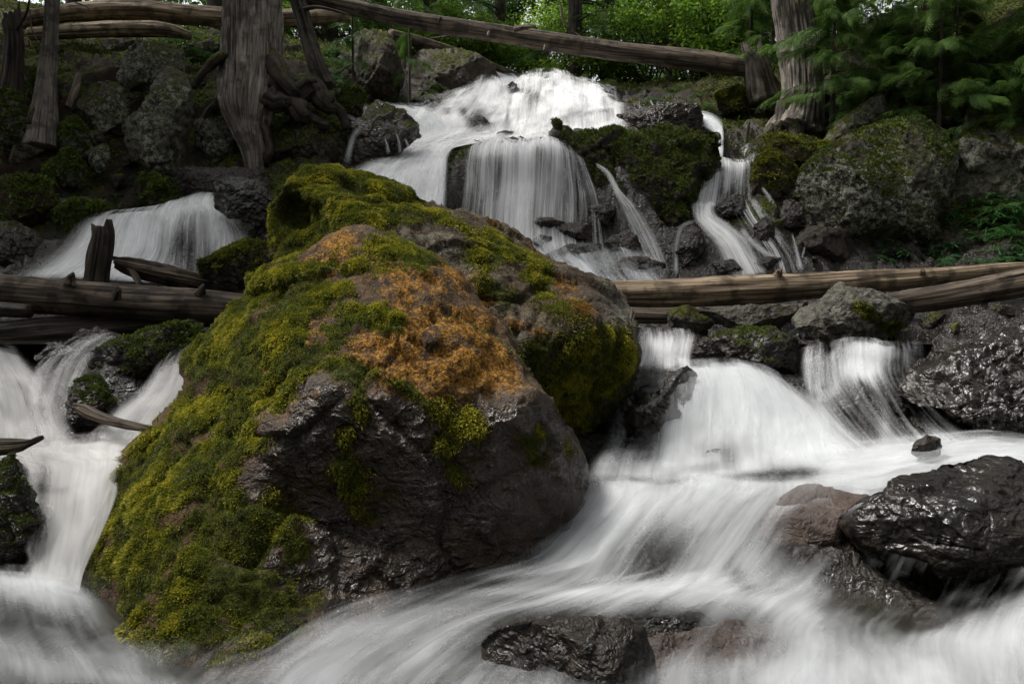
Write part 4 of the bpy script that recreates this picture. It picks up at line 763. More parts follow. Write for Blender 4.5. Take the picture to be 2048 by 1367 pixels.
R('boulder', 'rock with bright moss under the end of the spanning log', blob(1465, 200, 34, 30), 14., moss=1, wet=.2, mossz=(-.3, .5))
# left bank
LB = [([(235, 300), (240, 250), (285, 195), (330, 135), (368, 150), (380, 210), (370, 280), (362, 330), (300, 348), (250, 335)], 11.3, 'tall pointed lichen boulder on the left bank', .8, .35),
      ([(225, 165), (230, 105), (270, 82), (330, 88), (368, 110), (372, 160), (300, 178)], 12.6, 'broad lichen boulder above the tall pointed one', .7, .4),
      ([(145, 238), (150, 210), (200, 165), (250, 185), (255, 230), (215, 262), (160, 262)], 12., 'angular rock left of the tall pointed boulder', .6, .5),
      ([(100, 300), (105, 260), (130, 232), (165, 262), (180, 300), (150, 320), (115, 318)], 11.5, 'small pyramid rock with a mossy face on the left bank', .4, .6),
      ([(-40, 290), (-40, 190), (20, 175), (45, 215), (50, 280), (10, 300)], 11.5, 'mossy rock at the upper left edge', .5, .8),
      ([(375, 330), (385, 250), (420, 210), (470, 225), (490, 300), (480, 345), (420, 350)], 11.9, 'dim lichen rock left of the big cedar root', .7, .3),
      ([(535, 330), (530, 230), (560, 205), (640, 200), (690, 215), (697, 290), (690, 335), (600, 345)], 11.9, 'cracked flat faced rock wall under the big cedar', .25, .35),
      ([(680, 240), (672, 190), (700, 172), (735, 190), (738, 225), (705, 240)], 12.8, 'moss capped rock between big cedar and left wash', .1, 1.2),
      ([(90, 360), (95, 315), (140, 302), (165, 330), (160, 365), (120, 375)], 11., 'rounded pale rock low on the left bank', .5, .6),
      ([(165, 335), (175, 300), (205, 288), (222, 310), (215, 340), (190, 348)], 11.2, 'small grey rock at the foot of the tall pointed boulder', .6, .3),
      ([(-40, 460), (-40, 370), (30, 350), (85, 372), (105, 410), (80, 450), (20, 470)], 10.2, 'dark green mossy mound at the left edge', .0, 1.3),
      ([(90, 440), (100, 415), (160, 400), (210, 415), (215, 445), (150, 462)], 10., 'low mossy rock behind the left cascade', .1, .9),
      ([(-40, 540), (-40, 450), (30, 442), (75, 460), (95, 490), (60, 515), (20, 530)], 9.5, 'wet dark rock left of the left cascade', .1, .3),
      ([(340, 385), (350, 350), (420, 336), (500, 335), (560, 345), (570, 390), (450, 400)], 10.9, 'long dark wet ledge above the left cascade', .0, .15),
      ([(422, 425), (430, 382), (450, 362), (480, 368), (520, 388), (565, 400), (560, 450), (525, 468), (480, 445), (440, 435)], 9.4, 'black shiny rock at the right side of the left cascade', .0, .0),
      ([(395, 560), (410, 525), (460, 500), (520, 480), (580, 490), (600, 540), (520, 575), (430, 575)], 7.9, 'mossy rock wedged behind the foreground boulder and splintered log', .0, .9),
      ([(148, 742), (165, 712), (220, 688), (280, 660), (330, 641), (390, 645), (402, 668), (362, 692), (330, 742), (290, 775), (220, 770), (165, 757)], 6.4, 'black boulder with a mossy top under the left log', .0, .55),
      ([(133, 800), (140, 770), (175, 752), (215, 755), (235, 790), (235, 850), (190, 880), (140, 870)], 5.9, 'dark mossy rock in the left side stream', .0, .5),
      ([(-60, 905), (20, 903), (62, 925), (75, 990), (62, 1080), (72, 1140), (40, 1175), (-60, 1190)], 4.35, 'dark mossy rock at the lower left edge', .1, .5),
      ([(130, 690), (150, 668), (200, 655), (262, 658), (240, 680), (170, 700)], 7.1, 'flat reddish rock below the left logs', .0, .05),
      ([(60, 720), (80, 690), (130, 682), (160, 700), (130, 730), (80, 735)], 6.9, 'small glossy rock below the left logs', .0, .0),
      ([(35, 130), (45, 200), (70, 240), (110, 230), (110, 170), (80, 140)], 12.6, 'mossy mound between the two thin left trunks', .0, 1.0),
      ([(260, 395), (265, 370), (300, 350), (345, 352), (355, 385), (310, 400)], 10.7, 'mossy stone under the tall pointed boulder', .1, .9)]
for pts, yy, lab, li, mo in LB:
    near = yy < 8
    if not near and 'wet' not in lab and 'shiny' not in lab: mo = mo+(.1 if li > .5 else .3)
    m_ = 'lichenrock' if li > .35 else ('rockblack' if 'black' in lab or 'glossy' in lab else ('brownrock' if 'reddish' in lab else 'rock'))
    o_ = R('boulder', lab, pts, yy, sub=6, moss=mo, lichen=li*1.4, wet=.9 if (near or 'wet' in lab or 'shiny' in lab) else .15, mat=m_, mossz=(0, .75), disp=.06, fine=1.6)
    if mo > .6 and not near:
        _o, X, Fc, N, A, bp, bq = ROCKS[lab]
        strands('moss', X, Fc, sst(.35, .8, A['moss'])*np.where(N[:, 1] < .4, 1, .1), 3500, .05, 'darkmoss', _o, len(lab)+3, tint=.45, kind='stuff')
for lab, n, L_ in [('mossy rock wedged behind the foreground boulder and splintered log', 9000, .03), ('black boulder with a mossy top under the left log', 9000, .022), ('dark mossy rock in the left side stream', 4000, .02), ('dark mossy rock at the lower left edge', 7000, .015), ('long moss covered rock slope right of the central water curtain', 26000, .04), ('moss topped boulder beside the right cascade', 6000, .045),
                  ('long mossy rock below the right cedar roots', 6000, .045), ('rock with bright moss under the end of the spanning log', 5000, .06), ('angular grey boulder with a mossy right face in front of the crossing logs', 5000, .022),
                  ('big rounded boulder speckled with pale lichen on the right bank', 9000, .04), ('black mossy rock splitting the flow below the flat grey rock', 4000, .02), ('tall dark layered rock behind the central water curtain', 4000, .04)]:
    o, X, Fc, N, A, bp, bq = ROCKS[lab]
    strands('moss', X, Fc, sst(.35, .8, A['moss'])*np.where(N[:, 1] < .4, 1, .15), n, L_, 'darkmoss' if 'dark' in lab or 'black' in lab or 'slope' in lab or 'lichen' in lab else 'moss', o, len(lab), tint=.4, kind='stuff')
# rubble on the banks
rg = random.Random(4)
vr = []
for k in range(6):
    V, Fc = ico(4); X = chip(V*np.array([1, .8, .7]), 14, k, False, (.72, .93)); f, e = facets(X*1.6+k*9, k); X = X*(1+.08*f+.05*fbm(X*3, 3, k))[:, None]
    N = normals(X, Fc)
    vr.append(mesh_np('rock', X, Fc, M['rock'], attrs=dict(moss=np.clip(.9*sst(0, .8, N[:, 2])+.4*fbm(X*2, 3, k+3), 0, 1), wet=np.full(len(X), .2), orange=X[:, 0]*0, lichen=np.full(len(X), .3)), link=False))
def rubble(n, x0, x1, y0, y1, s0, s1, label, group):
    k = 0
    while k < n:
        px, py = rg.uniform(x0, x1), rg.uniform(y0, y1); Y = groundY(px, py)
        if Y > 17: continue
        P = W(px, py, Y); src = vr[rg.randrange(6)]; o = src.copy(); COL.objects.link(o)
        s = rg.uniform(s0, s1)*Y/11; o.location = (P[0], P[1], P[2]+s*.1); o.scale = (s, s, s*rg.uniform(.7, 1.1)); o.rotation_euler = (rg.uniform(-.4, .4), rg.uniform(-.4, .4), rg.uniform(0, 6.28))
        tag(o, label, 'rock', group); k += 1
ferns(30, 1480, 2048, 200, 300, .18, .34, 'leafy fern on the shaded ledge below the cedar saplings', 'ferns on the ledge below the saplings', 8) if False else None
rubble(34, -20, 470, 240, 440, .08, .26, 'small mossy rubble rock among the left bank boulders', 'small rubble rocks on the left bank')
rubble(14, 1480, 1640, 330, 545, .06, .17, 'small dark rubble rock right of the right cascade', 'small rubble rocks beside the right cascade')
rubble(14, 1240, 1340, 330, 560, .05, .12, 'small wet stone in the mossy slope beside the curtain', 'small wet stones beside the curtain')
rubble(16, 1280, 1980, 655, 700, .05, .13, 'small dark stone at the edge of the right pool', 'small stones edging the right pool')

# ------------------------------------------------------------------ tubes: trunks, roots, logs
def tube(name, pts, mat, parent=None, nr=40, nl=None, groove=.06, gs=9., lump=.05, seed=1, moss=0., jag0=0., jag1=0., flare=None, closed=True, squash=1.):
    """pts: (px,py,Y,half width in px)"""
    A = np.array([list(W(p[0], p[1], p[2]))+[p[3]/F*p[2]] for p in pts])
    L = np.linalg.norm(np.diff(A[:, :3], axis=0), axis=1).sum()
    nl = nl or int(np.clip(L/.05, 12, 220)); C = catmull(A, nl); P, r = C[:, :3], np.maximum(C[:, 3], .002)
    if name == 'root': P = P+np.stack([vn(P*3.5+seed, k) for k in range(3)], 1)*r[:, None]*.9+np.stack([vn(P*9+seed, k+5) for k in range(3)], 1)*r[:, None]*.35; r = r*(1+.35*vn(P*6, seed))
    T = np.gradient(P, axis=0); T /= np.linalg.norm(T, axis=1, keepdims=True)
    ref = np.array([0, 1., 0]) if abs(T[0][1]) < .8 else np.array([0, 0, 1.])
    U = np.cross(T, ref); U /= np.linalg.norm(U, axis=1, keepdims=True); Vv = np.cross(T, U)
    s = np.concatenate([[0], np.cumsum(np.linalg.norm(np.diff(P, axis=0), axis=1))])
    th = np.linspace(0, 2*np.pi, nr, endpoint=False)
    TH, S_ = np.meshgrid(th, s); rr = r[:, None]
    q = np.stack([np.cos(TH)*gs*.35, np.sin(TH)*gs*.35, S_*.5/max(r.mean()*4, .1)], -1)
    q2 = np.stack([np.cos(TH)*gs, np.sin(TH)*gs, S_*1.0], -1)
    g = 1+groove*(-np.abs(fbm(q2, 3, seed))*2+.6)+groove*1.4*vn(q, seed+4)+lump*fbm(np.stack([np.cos(TH)*.8, np.sin(TH)*.8, S_*1.6/max(r.mean()*6, .3)], -1), 3, seed+8)
    R_ = rr*g
    off = np.zeros_like(R_)
    if jag0: off[0] = jag0*r[0]*fbm(np.stack([np.cos(th)*2, np.sin(th)*2, th*0], -1), 3, seed)*2
    if jag1: off[-1] = jag1*r[-1]*fbm(np.stack([np.cos(th)*2, np.sin(th)*2, th*0+5], -1), 3, seed)*2
    X = P[:, None]+U[:, None]*(R_*np.cos(TH))[..., None]+Vv[:, None]*(R_*np.sin(TH)*squash)[..., None]+T[:, None]*off[..., None]
    nl_ = len(P); V = X.reshape(-1, 3); I = np.arange(nl_*nr).reshape(nl_, nr); J = np.roll(I, -1, 1)
    Fq = np.stack([I[:-1], J[:-1], J[1:], I[1:]], -1).reshape(-1, 4)
    rm = r.mean(); uvx = np.stack([TH*rm*.16*6.28/2/max(rm, .05)*.32, S_], -1).reshape(-1, 2)
    tris = np.vstack([Fq[:, [0, 1, 2]], Fq[:, [0, 2, 3]]])
    c0, c1 = P[0]-T[0]*r[0]*(.05 if not jag0 else -.3), P[-1]+T[-1]*r[-1]*(.05 if not jag1 else -.3)
    V = np.vstack([V, c0, c1]); k0, k1 = len(V)-2, len(V)-1
    tris = np.vstack([tris, np.stack([J[0], I[0], np.full(nr, k0)], 1), np.stack([I[-1], J[-1], np.full(nr, k1)], 1)])
    uvx = np.vstack([uvx, [0, 0], [0, s[-1]]])
    N = normals(V, tris)
    m = np.clip(moss*(sst(-.1, .8, N[:, 2])*.8+.5+.6*fbm(V*2.5, 3, seed)), 0, 1) if moss else V[:, 0]*0
    if parent is None:
        root = P[0].copy() if P[0][2] < P[-1][2] else P[-1].copy()
        o = mesh_np(name, V-root, tris, M[mat], attrs=dict(moss=m), uv=uvx); o.location = root; return o
    o = mesh_np(name, V, tris, M[mat], attrs=dict(moss=m), uv=uvx); return adopt(o, parent)
TREES = {}
def tree(name, label, base, cat='tree', group=None):
    TREES[label] = empty(name, tuple(W(*base)), label, cat, group); return TREES[label]

t = tree('cedar_tree', 'thick fluted cedar trunk standing on rocks left of the falls', (505, 335, 11.6))
tube('trunk', [(512, 345, 11.45, 17), (508, 300, 11.5, 24), (500, 255, 11.55, 36), (498, 210, 11.6, 52), (502, 160, 11.7, 58), (504, 100, 11.75, 57), (505, 30, 11.8, 55), (505, -60, 11.8, 53), (505, -400, 11.8, 48), (505, -1500, 11.8, 30)], 'cedarbark', t, nr=110, nl=260, groove=.11, gs=7, lump=.1, seed=3)
tube('root', [(530, 135, 11.7, 34), (565, 152, 11.65, 30), (605, 172, 11.65, 25), (645, 195, 11.7, 19), (678, 225, 11.8, 12), (690, 265, 11.9, 7)], 'darkbark', t, seed=5, moss=.5, groove=.12)
tube('root', [(530, 190, 11.5, 26), (575, 212, 11.5, 20), (620, 232, 11.6, 13), (655, 255, 11.7, 7)], 'darkbark', t, seed=7, moss=.2)
tube('root', [(470, 110, 11.6, 16), (440, 120, 11.5, 12), (410, 142, 11.5, 9), (385, 175, 11.5, 5)], 'darkbark', t, seed=8, moss=.9)
tube('root', [(470, 170, 11.7, 16), (440, 200, 11.8, 12), (415, 240, 11.9, 8)], 'darkbark', t, seed=9, moss=.5)
tube('root', [(528, 235, 11.5, 14), (535, 280, 11.5, 11), (528, 330, 11.5, 8)], 'darkbark', t, seed=10, moss=.3)
t = tree('dead_tree', 'slanting dark trunk just behind the thick cedar', (640, 160, 12.8))
tube('trunk', [(650, 175, 12.8, 24), (632, 130, 12.8, 18), (615, 70, 12.9, 15), (598, 10, 13, 15), (570, -60, 13.1, 14), (520, -300, 13.5, 12)], 'darkbark', t, nr=48, seed=11, moss=.35, groove=.12)
tube('branch', [(600, 20, 12.9, 5), (640, 15, 12.8, 3.5), (700, 30, 12.7, 1.5)], 'darkbark', t, nr=12, seed=12)
t = tree('thin_tree', 'slim bare trunk leaning slightly on the left bank', (95, 215, 11.7))
tube('trunk', [(84, 300, 11.5, 34), (86, 245, 11.6, 27), (92, 180, 11.65, 19), (97, 120, 11.7, 15.5), (102, 50, 11.7, 13.5), (107, -40, 11.7, 13), (120, -400, 11.8, 11), (125, -900, 11.8, 8)], 'cedarbark', t, nr=60, nl=160, groove=.08, seed=13)
tube('root', [(85, 200, 11.6, 12), (70, 225, 11.5, 9), (60, 250, 11.4, 5)], 'darkbark', t, nr=20, seed=14, moss=.5)
t = tree('snag_tree', 'rough broken grey trunk at the far left edge', (28, 190, 12))
tube('trunk', [(18, 270, 11.9, 32), (22, 205, 12, 25), (26, 150, 12, 20), (30, 90, 12, 18), (24, 40, 12, 16)], 'darkbark', t, nr=50, groove=.12, lump=.15, seed=15, jag1=1.2, moss=.2)
tube('branch', [(35, 60, 11.9, 3), (55, 20, 11.8, 2.2), (62, -30, 11.8, 1.2)], 'darkbark', t, nr=8, seed=16)
t = tree('cedar_tree', 'red brown cedar trunk with spreading foot on the right bank', (1600, 250, 13.3))
tube('trunk', [(1590, 270, 13.1, 54), (1600, 232, 13.2, 42), (1606, 185, 13.3, 37), (1603, 120, 13.35, 36), (1592, 50, 13.4, 36), (1583, -40, 13.4, 35), (1570, -400, 13.4, 32), (1560, -1300, 13.4, 22)], 'cedarbark', t, nr=100, nl=240, groove=.13, gs=7, seed=17, moss=.05)
tube('root', [(1580, 200, 13.1, 18), (1560, 240, 13., 15), (1535, 262, 12.9, 10), (1515, 290, 12.8, 6)], 'darkbark', t, seed=18, moss=.3)
tube('root', [(1620, 220, 13.1, 18), (1640, 255, 13., 14), (1670, 280, 12.9, 8)], 'darkbark', t, seed=19, moss=.6)
tube('root', [(1600, 240, 12.9, 16), (1592, 280, 12.7, 10), (1578, 300, 12.6, 6)], 'darkbark', t, seed=20, moss=.4)
s_ = tube('stump', [(1528, 205, 13.9, 34), (1520, 165, 13.9, 28), (1512, 130, 13.9, 24), (1505, 108, 13.9, 20)], 'darkbark', None, nr=50, groove=.15, lump=.2, seed=21, jag1=1.2, moss=.5)
tag(s_, 'dark rotten stump where the spanning log ends', 'stump')

def log(name, label, pts, mat, cat='log', stubs=(), **kw):
    A = [W(p[0], p[1], p[2]) for p in pts]; e = empty(name, tuple(A[len(A)//2]), label, cat)
    tube('trunk', pts, mat, e, **kw)
    for i, sb in enumerate(stubs): tube('branch_stub', sb, mat, e, nr=14, nl=10, seed=40+i, groove=.12, lump=.25, jag1=.3)
    return e
log('fallen_log', 'long bare log slanting down across the sky above the falls', [(560, -18, 13.2, 13), (620, -4, 13.3, 14), (800, 36, 13.5, 16), (1000, 68, 13.8, 17.5), (1200, 98, 14, 18), (1350, 116, 14, 19), (1450, 128, 14, 19), (1545, 142, 14, 16)], 'logwood', nr=56, groove=.035, lump=.06, seed=22,
    stubs=[[(880, 45, 13.3, 4), (882, 36, 13.2, 2.5)], [(978, 66, 13.5, 4), (975, 74, 13.4, 2)], [(1090, 92, 13.7, 3.5), (1088, 102, 13.6, 2)], [(1030, 58, 13.6, 6), (1062, 53, 13.4, 4), (1075, 58, 13.4, 2)]])
log('fallen_log', 'mossy log sloping down behind the spanning log to the falls crest', [(780, 70, 16, 12), (850, 88, 16.5, 12), (920, 108, 17.3, 9), (980, 130, 18, 7), (1045, 156, 18.8, 6)], 'logwood', nr=30, seed=23, moss=.5)
log('fallen_log', 'upper tan log lying across the left bank behind the cedar', [(20, 45, 14.6, 16), (130, 27, 14.6, 17), (260, 20, 14.6, 18), (380, 30, 14.6, 19), (520, 38, 14.7, 17), (700, 30, 15, 14)], 'drylog', nr=48, groove=.06, lump=.1, seed=24, moss=.18)
log('fallen_log', 'lower tan log just beneath the upper left bank log', [(60, 68, 14.3, 12), (150, 62, 14.2, 14), (250, 58, 14.2, 15), (330, 60, 14.2, 14), (380, 72, 14.2, 8)], 'drylog', nr=40, groove=.06, seed=25, moss=.25)
log('stream_log', 'big weathered log crossing the stream left of the boulders', [(-160, 575, 7.7, 40), (0, 584, 7.6, 38), (130, 594, 7.6, 36), (280, 606, 7.6, 35), (420, 614, 7.6, 33), (540, 622, 7.6, 31)], 'logwood', nr=80, nl=240, groove=.035, lump=.07, seed=26, moss=.06,
    stubs=[[(138, 570, 7.45, 15), (142, 556, 7.45, 9), (146, 548, 7.4, 4)], [(232, 592, 7.4, 11), (236, 578, 7.3, 6)], [(400, 590, 7.5, 12), (405, 575, 7.45, 5), (407, 568, 7.45, 2)]])
log('stream_log', 'short dark log tucked under the big left log', [(-120, 618, 7.35, 17), (-20, 618, 7.3, 16), (60, 622, 7.3, 14)], 'darklog', nr=40, seed=27)
log('stream_log', 'sodden brown log in shadow beneath the left logs', [(-120, 690, 7.5, 32), (0, 680, 7.5, 34), (150, 664, 7.6, 30), (300, 650, 7.7, 22), (420, 640, 7.8, 14)], 'darklog', nr=50, seed=28, lump=.12)
log('splintered_log', 'splintered grey log end poking up behind the left log', [(232, 524, 8.0, 9), (262, 532, 8., 15), (330, 549, 8.05, 18), (410, 566, 8.1, 17), (520, 588, 8.2, 12)], 'logwood', nr=60, nl=120, groove=.28, gs=5, lump=.15, seed=29, jag0=1.5, stubs=[[(258, 535, 7.95, 7), (270, 552, 7.9, 7), (280, 572, 7.85, 5)]])
log('broken_snag', 'upright rotten broken trunk behind the left log', [(190, 585, 7.95, 30), (192, 555, 7.95, 24), (200, 510, 7.95, 23), (206, 470, 7.95, 22), (204, 452, 7.95, 21)], 'darkbark', cat='snag', nr=70, groove=.1, gs=3, lump=.18, seed=30, jag1=.35, moss=.05)
log('driftwood', 'pointed broken branch lodged in the left side stream', [(150, 812, 5.45, 6), (172, 822, 5.45, 13), (195, 832, 5.4, 11), (230, 843, 5.3, 9), (300, 858, 5.1, 7)], 'logwood', cat='driftwood', nr=36, groove=.12, seed=31, jag0=1)
log('driftwood', 'brown driftwood piece at the left edge above the lower rock', [(-80, 892, 4.7, 20), (-10, 892, 4.7, 17), (35, 890, 4.7, 13), (60, 885, 4.7, 7), (76, 878, 4.7, 6), (86, 874, 4.7, 4)], 'logwood', cat='driftwood', nr=40, groove=.15, seed=32)
log('stream_log', 'long pale log lying across the right of the stream', [(1120, 592, 8.3, 22), (1200, 588, 8.3, 24), (1330, 586, 8.35, 27), (1480, 580, 8.4, 28), (1620, 572, 8.5, 26), (1760, 562, 8.6, 23), (1900, 550, 8.7, 17), (2000, 540, 8.8, 14), (2055, 533, 8.85, 9)], 'drylog', nr=80, nl=260, groove=.035, lump=.06, seed=33, jag1=1.2,
    stubs=[[(1552, 560, 8.4, 15), (1558, 546, 8.35, 8), (1560, 540, 8.3, 5)], [(1838, 550, 8.6, 10), (1845, 540, 8.55, 5)]])
log('stream_log', 'thicker second log crossing behind the angular grey boulder', [(1240, 630, 8., 15), (1400, 632, 7.95, 16), (1560, 628, 7.9, 18), (1700, 616, 7.85, 20), (1830, 602, 7.8, 24), (1960, 582, 7.75, 28), (2080, 560, 7.7, 30), (2260, 530, 7.6, 32)], 'logwood', nr=70, nl=240, groove=.05, lump=.06, seed=34,
    stubs=[[(1610, 614, 7.75, 7), (1612, 602, 7.7, 4)]])

# ------------------------------------------------------------------ foliage
def quads(P, D, S_, w):
    """diamond leaves: base P, direction*len D, side S (unit), width"""
    a = P; b = P+D*.45+S_*w[:, None]; c = P+D; d = P+D*.45-S_*w[:, None]
    V = np.stack([a, b, c, d], 1).reshape(-1, 3); B = np.arange(len(P))*4
    return V, np.stack([B, B+1, B+2, B+3], 1)
def leafcloud(C, Rr, n, size, seed, clump=.25, flat=.55, shell=.35):
    rg = np.random.default_rng(seed); C = np.array(C); k = rg.integers(0, len(C), n)
    nc = max(8, n//45); cd = rg.normal(0, 1, (nc, 3)); cd /= np.linalg.norm(cd, axis=1, keepdims=True); cr = (shell+(1-shell)*rg.random(nc))**.6
    ci = rg.integers(0, nc, n); kk = ci % len(C)
    cen = C[kk]+cd[ci]*cr[ci][:, None]*np.array(Rr)[kk]
    P = cen+rg.normal(0, 1, (n, 3))*clump*np.array([1, 1, .5])
    D = rg.normal(0, 1, (n, 3)); D[:, 2] = D[:, 2]*.4-.35; D /= np.linalg.norm(D, axis=1, keepdims=True); D *= (size*(.6+.8*rg.random(n)))[:, None]
    U = rg.normal(0, flat, (n, 3)); U[:, 2] += 1; Sd = np.cross(D, U); Sd /= np.maximum(np.linalg.norm(Sd, axis=1, keepdims=True), 1e-9)
    V, Q = quads(P, D, Sd, np.linalg.norm(D, axis=1)*.3)
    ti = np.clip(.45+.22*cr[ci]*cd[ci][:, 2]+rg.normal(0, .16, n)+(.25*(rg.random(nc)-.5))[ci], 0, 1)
    return V, Q, ti.repeat(4)
def spray(seed, n=9):
    """flat drooping conifer spray along +X, length 1"""
    rg = np.random.default_rng(seed); P, D = [], []
    for i in range(n):
        t = (i+.5)/n; x = t; z = -.32*t*t
        for s in (-1, 1):
            L = .42*(1-t*.75)*(1-.35*(1-t)**4)*rg.uniform(.8, 1.1); d = np.array([.62, s*.75, -.12-.2*t]); d /= np.linalg.norm(d)
            for j in range(4):
                f = (j+.3)/4; b = np.array([x, 0, z])+d*L*f+np.array([0, 0, -.1*f*f])
                P.append(b); D.append(d*L*.34)
                for s2 in (-1, 1):
                    dd = d*.6+np.array([.5, -s*.3*s2, 0])+np.array([s2*.3, 0, -.1]); dd /= np.linalg.norm(dd); P.append(b); D.append(dd*L*.3*(1-f*.5))
    P, D = np.array(P), np.array(D); Sd = np.cross(D, np.array([0, 0, 1.])+rg.normal(0, .2, (len(P), 3))); Sd /= np.linalg.norm(Sd, axis=1, keepdims=True)
    return quads(P, D, Sd, np.linalg.norm(D, axis=1)*.24)
SPR = [spray(i) for i in range(5)]
def place_sprays(P, az, sc, seed, droop=0., tint=.45):
    rg = np.random.default_rng(seed); Vs, Qs, Ts = [], [], []; off = 0
    for i in range(len(P)):
        V, Q = SPR[i % 5]; c, s = math.cos(az[i]), math.sin(az[i]); dr = droop+rg.normal(0, .25); cd, sd = math.cos(dr), math.sin(dr); rl = rg.normal(0, .35)
        X = V*sc[i]; X = np.stack([X[:, 0], X[:, 1]*math.cos(rl)-X[:, 2]*math.sin(rl), X[:, 1]*math.sin(rl)+X[:, 2]*math.cos(rl)], 1)
        X = np.stack([X[:, 0]*cd+X[:, 2]*sd, X[:, 1], -X[:, 0]*sd+X[:, 2]*cd], 1)
        X = np.stack([X[:, 0]*c-X[:, 1]*s, X[:, 0]*s+X[:, 1]*c, X[:, 2]], 1)+P[i]
        Vs.append(X); Qs.append(Q+off); off += len(V)
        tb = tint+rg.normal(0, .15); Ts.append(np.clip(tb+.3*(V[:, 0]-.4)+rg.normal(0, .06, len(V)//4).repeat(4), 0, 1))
    return np.vstack(Vs), np.vstack(Qs), np.concatenate(Ts)
def wtube(pts, nr=8):
    """plain world-space twig: (x,y,z,r)"""
    A = np.array(pts, float); C = catmull(A, max(4, len(A)*3)); P, r = C[:, :3], C[:, 3]
    T = np.gradient(P, axis=0); T /= np.maximum(np.linalg.norm(T, axis=1, keepdims=True), 1e-9); U = np.cross(T, [.3, .2, .93]); U /= np.linalg.norm(U, axis=1, keepdims=True); Vv = np.cross(T, U)
    th = np.linspace(0, 2*np.pi, nr, endpoint=False); X = P[:, None]+U[:, None]*(r[:, None]*np.cos(th))[..., None]+Vv[:, None]*(r[:, None]*np.sin(th))[..., None]
    I = np.arange(len(P)*nr).reshape(-1, nr); J = np.roll(I, -1, 1); return X.reshape(-1, 3), np.stack([I[:-1], J[:-1], J[1:], I[1:]], -1).reshape(-1, 4)
def merge(L):
    V, Q, o = [], [], 0
    for v, q in L: V.append(v); Q.append(q+o); o += len(v)
    return np.vstack(V), np.vstack(Q)
def conifer(label, x, y, h, tr, z0=0., nb=40, bl=1.6, sp=.34, mat='cedar', seed=0, tint=.4, group=None, lean=(0, 0), zb=None, name='conifer_tree', per=9, cat='tree', droop=.35, par=None):
    z = float(Tz(np.array([x]), np.array([y]))[0])-.1 if zb is None else zb; rg = np.random.default_rng(seed)
    e = par or empty(name, (x, y, z), label, cat, group)
    if par is None: tv, tq = wtube([(x+lean[0]*k*h, y+lean[1]*k*h, z+h*k, max(tr*(1-k*.9), .01)) for k in (0, .15, .35, .6, .8, 1)], 14)
    if par is None: adopt(mesh_np('trunk', tv, tq, M['darkbark'], attrs=dict(moss=tv[:, 0]*0), uv=np.stack([tv[:, 0], tv[:, 2]], 1)), e)
    B, P, az, sc = [], [], [], []
    for i in range(nb):
        f = z0+(1-z0)*(i+rg.random())/nb; a = rg.random()*6.283; L = bl*(1-f*.75)*rg.uniform(.6, 1.15); b = np.array([x+lean[0]*f*h, y+lean[1]*f*h, z+f*h])
        d = np.array([math.cos(a), math.sin(a), .12]); pts = []
        for k in (0, .33, .66, 1): pts.append(list(b+d*L*k-np.array([0, 0, .3*L*k*k]))+[max(.003, tr*.16*(1-k))])
        B.append(wtube(pts, 5)); c = np.array(pts)[:, :3]
        for j in range(per):
            k = .2+.8*(j+rg.random())/per; p = catmull(c, 20)[int(k*19)]; s = 1 if j % 2 else -1
            P.append(p); az.append(a+s*rg.uniform(.3, 1.0)*(1-k*.6)); sc.append(sp*rg.uniform(.7, 1.25)*(1.1-.4*k))
    bv, bq = merge(B); adopt(mesh_np('branches', bv, bq, M['darkbark'], attrs=dict(moss=bv[:, 0]*0), uv=np.stack([bv[:, 0], bv[:, 2]], 1)), e)
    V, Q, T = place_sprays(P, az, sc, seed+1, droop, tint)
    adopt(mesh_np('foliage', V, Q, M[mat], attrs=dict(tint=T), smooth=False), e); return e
def bush(label, px, py, Y, rad, n, size, seed, h=1.2, mat='leaf', name='shrub', group=None, tint=0., cat='shrub', stems=13, base=None):
    P = W(px, py, Y); gz = float(Tz(P[None, 0], P[None, 1])[0]); rg = np.random.default_rng(seed); zc = P[2]
    e = empty(name, (P[0], P[1], gz-.05), label, cat, group); C, Rr, B = [], [], []
    for k in range(stems):
        c = P+rg.normal(0, .6, 3)*rad*np.array([1, .8, .6]); C.append(c); Rr.append(np.array([.5, .5, .3])*rad*rg.uniform(.5, 1.1))
        m = (c+np.array([P[0], P[1], gz]))/2+rg.normal(0, .1, 3); B.append(wtube([(P[0]+.1*k*.3, P[1], gz-.1, .025), tuple(m)+(.015,), tuple(c)+(.006,)], 6))
        for j in range(4):
            q = c+rg.normal(0, .4, 3)*rad; B.append(wtube([tuple(m)+(.008,), tuple((m+q)/2+rg.normal(0, .05, 3))+(.006,), tuple(q)+(.003,)], 4))
    bv, bq = merge(B); adopt(mesh_np('stems', bv, bq, M['darkbark'], attrs=dict(moss=bv[:, 0]*0), uv=np.stack([bv[:, 0], bv[:, 2]], 1)), e)
    V, Q, T = leafcloud(C, Rr, n, size, seed, clump=rad*.16); adopt(mesh_np('leaves', V, Q, M[mat], attrs=dict(tint=np.clip(T+tint, 0, 1)), smooth=False), e); return e

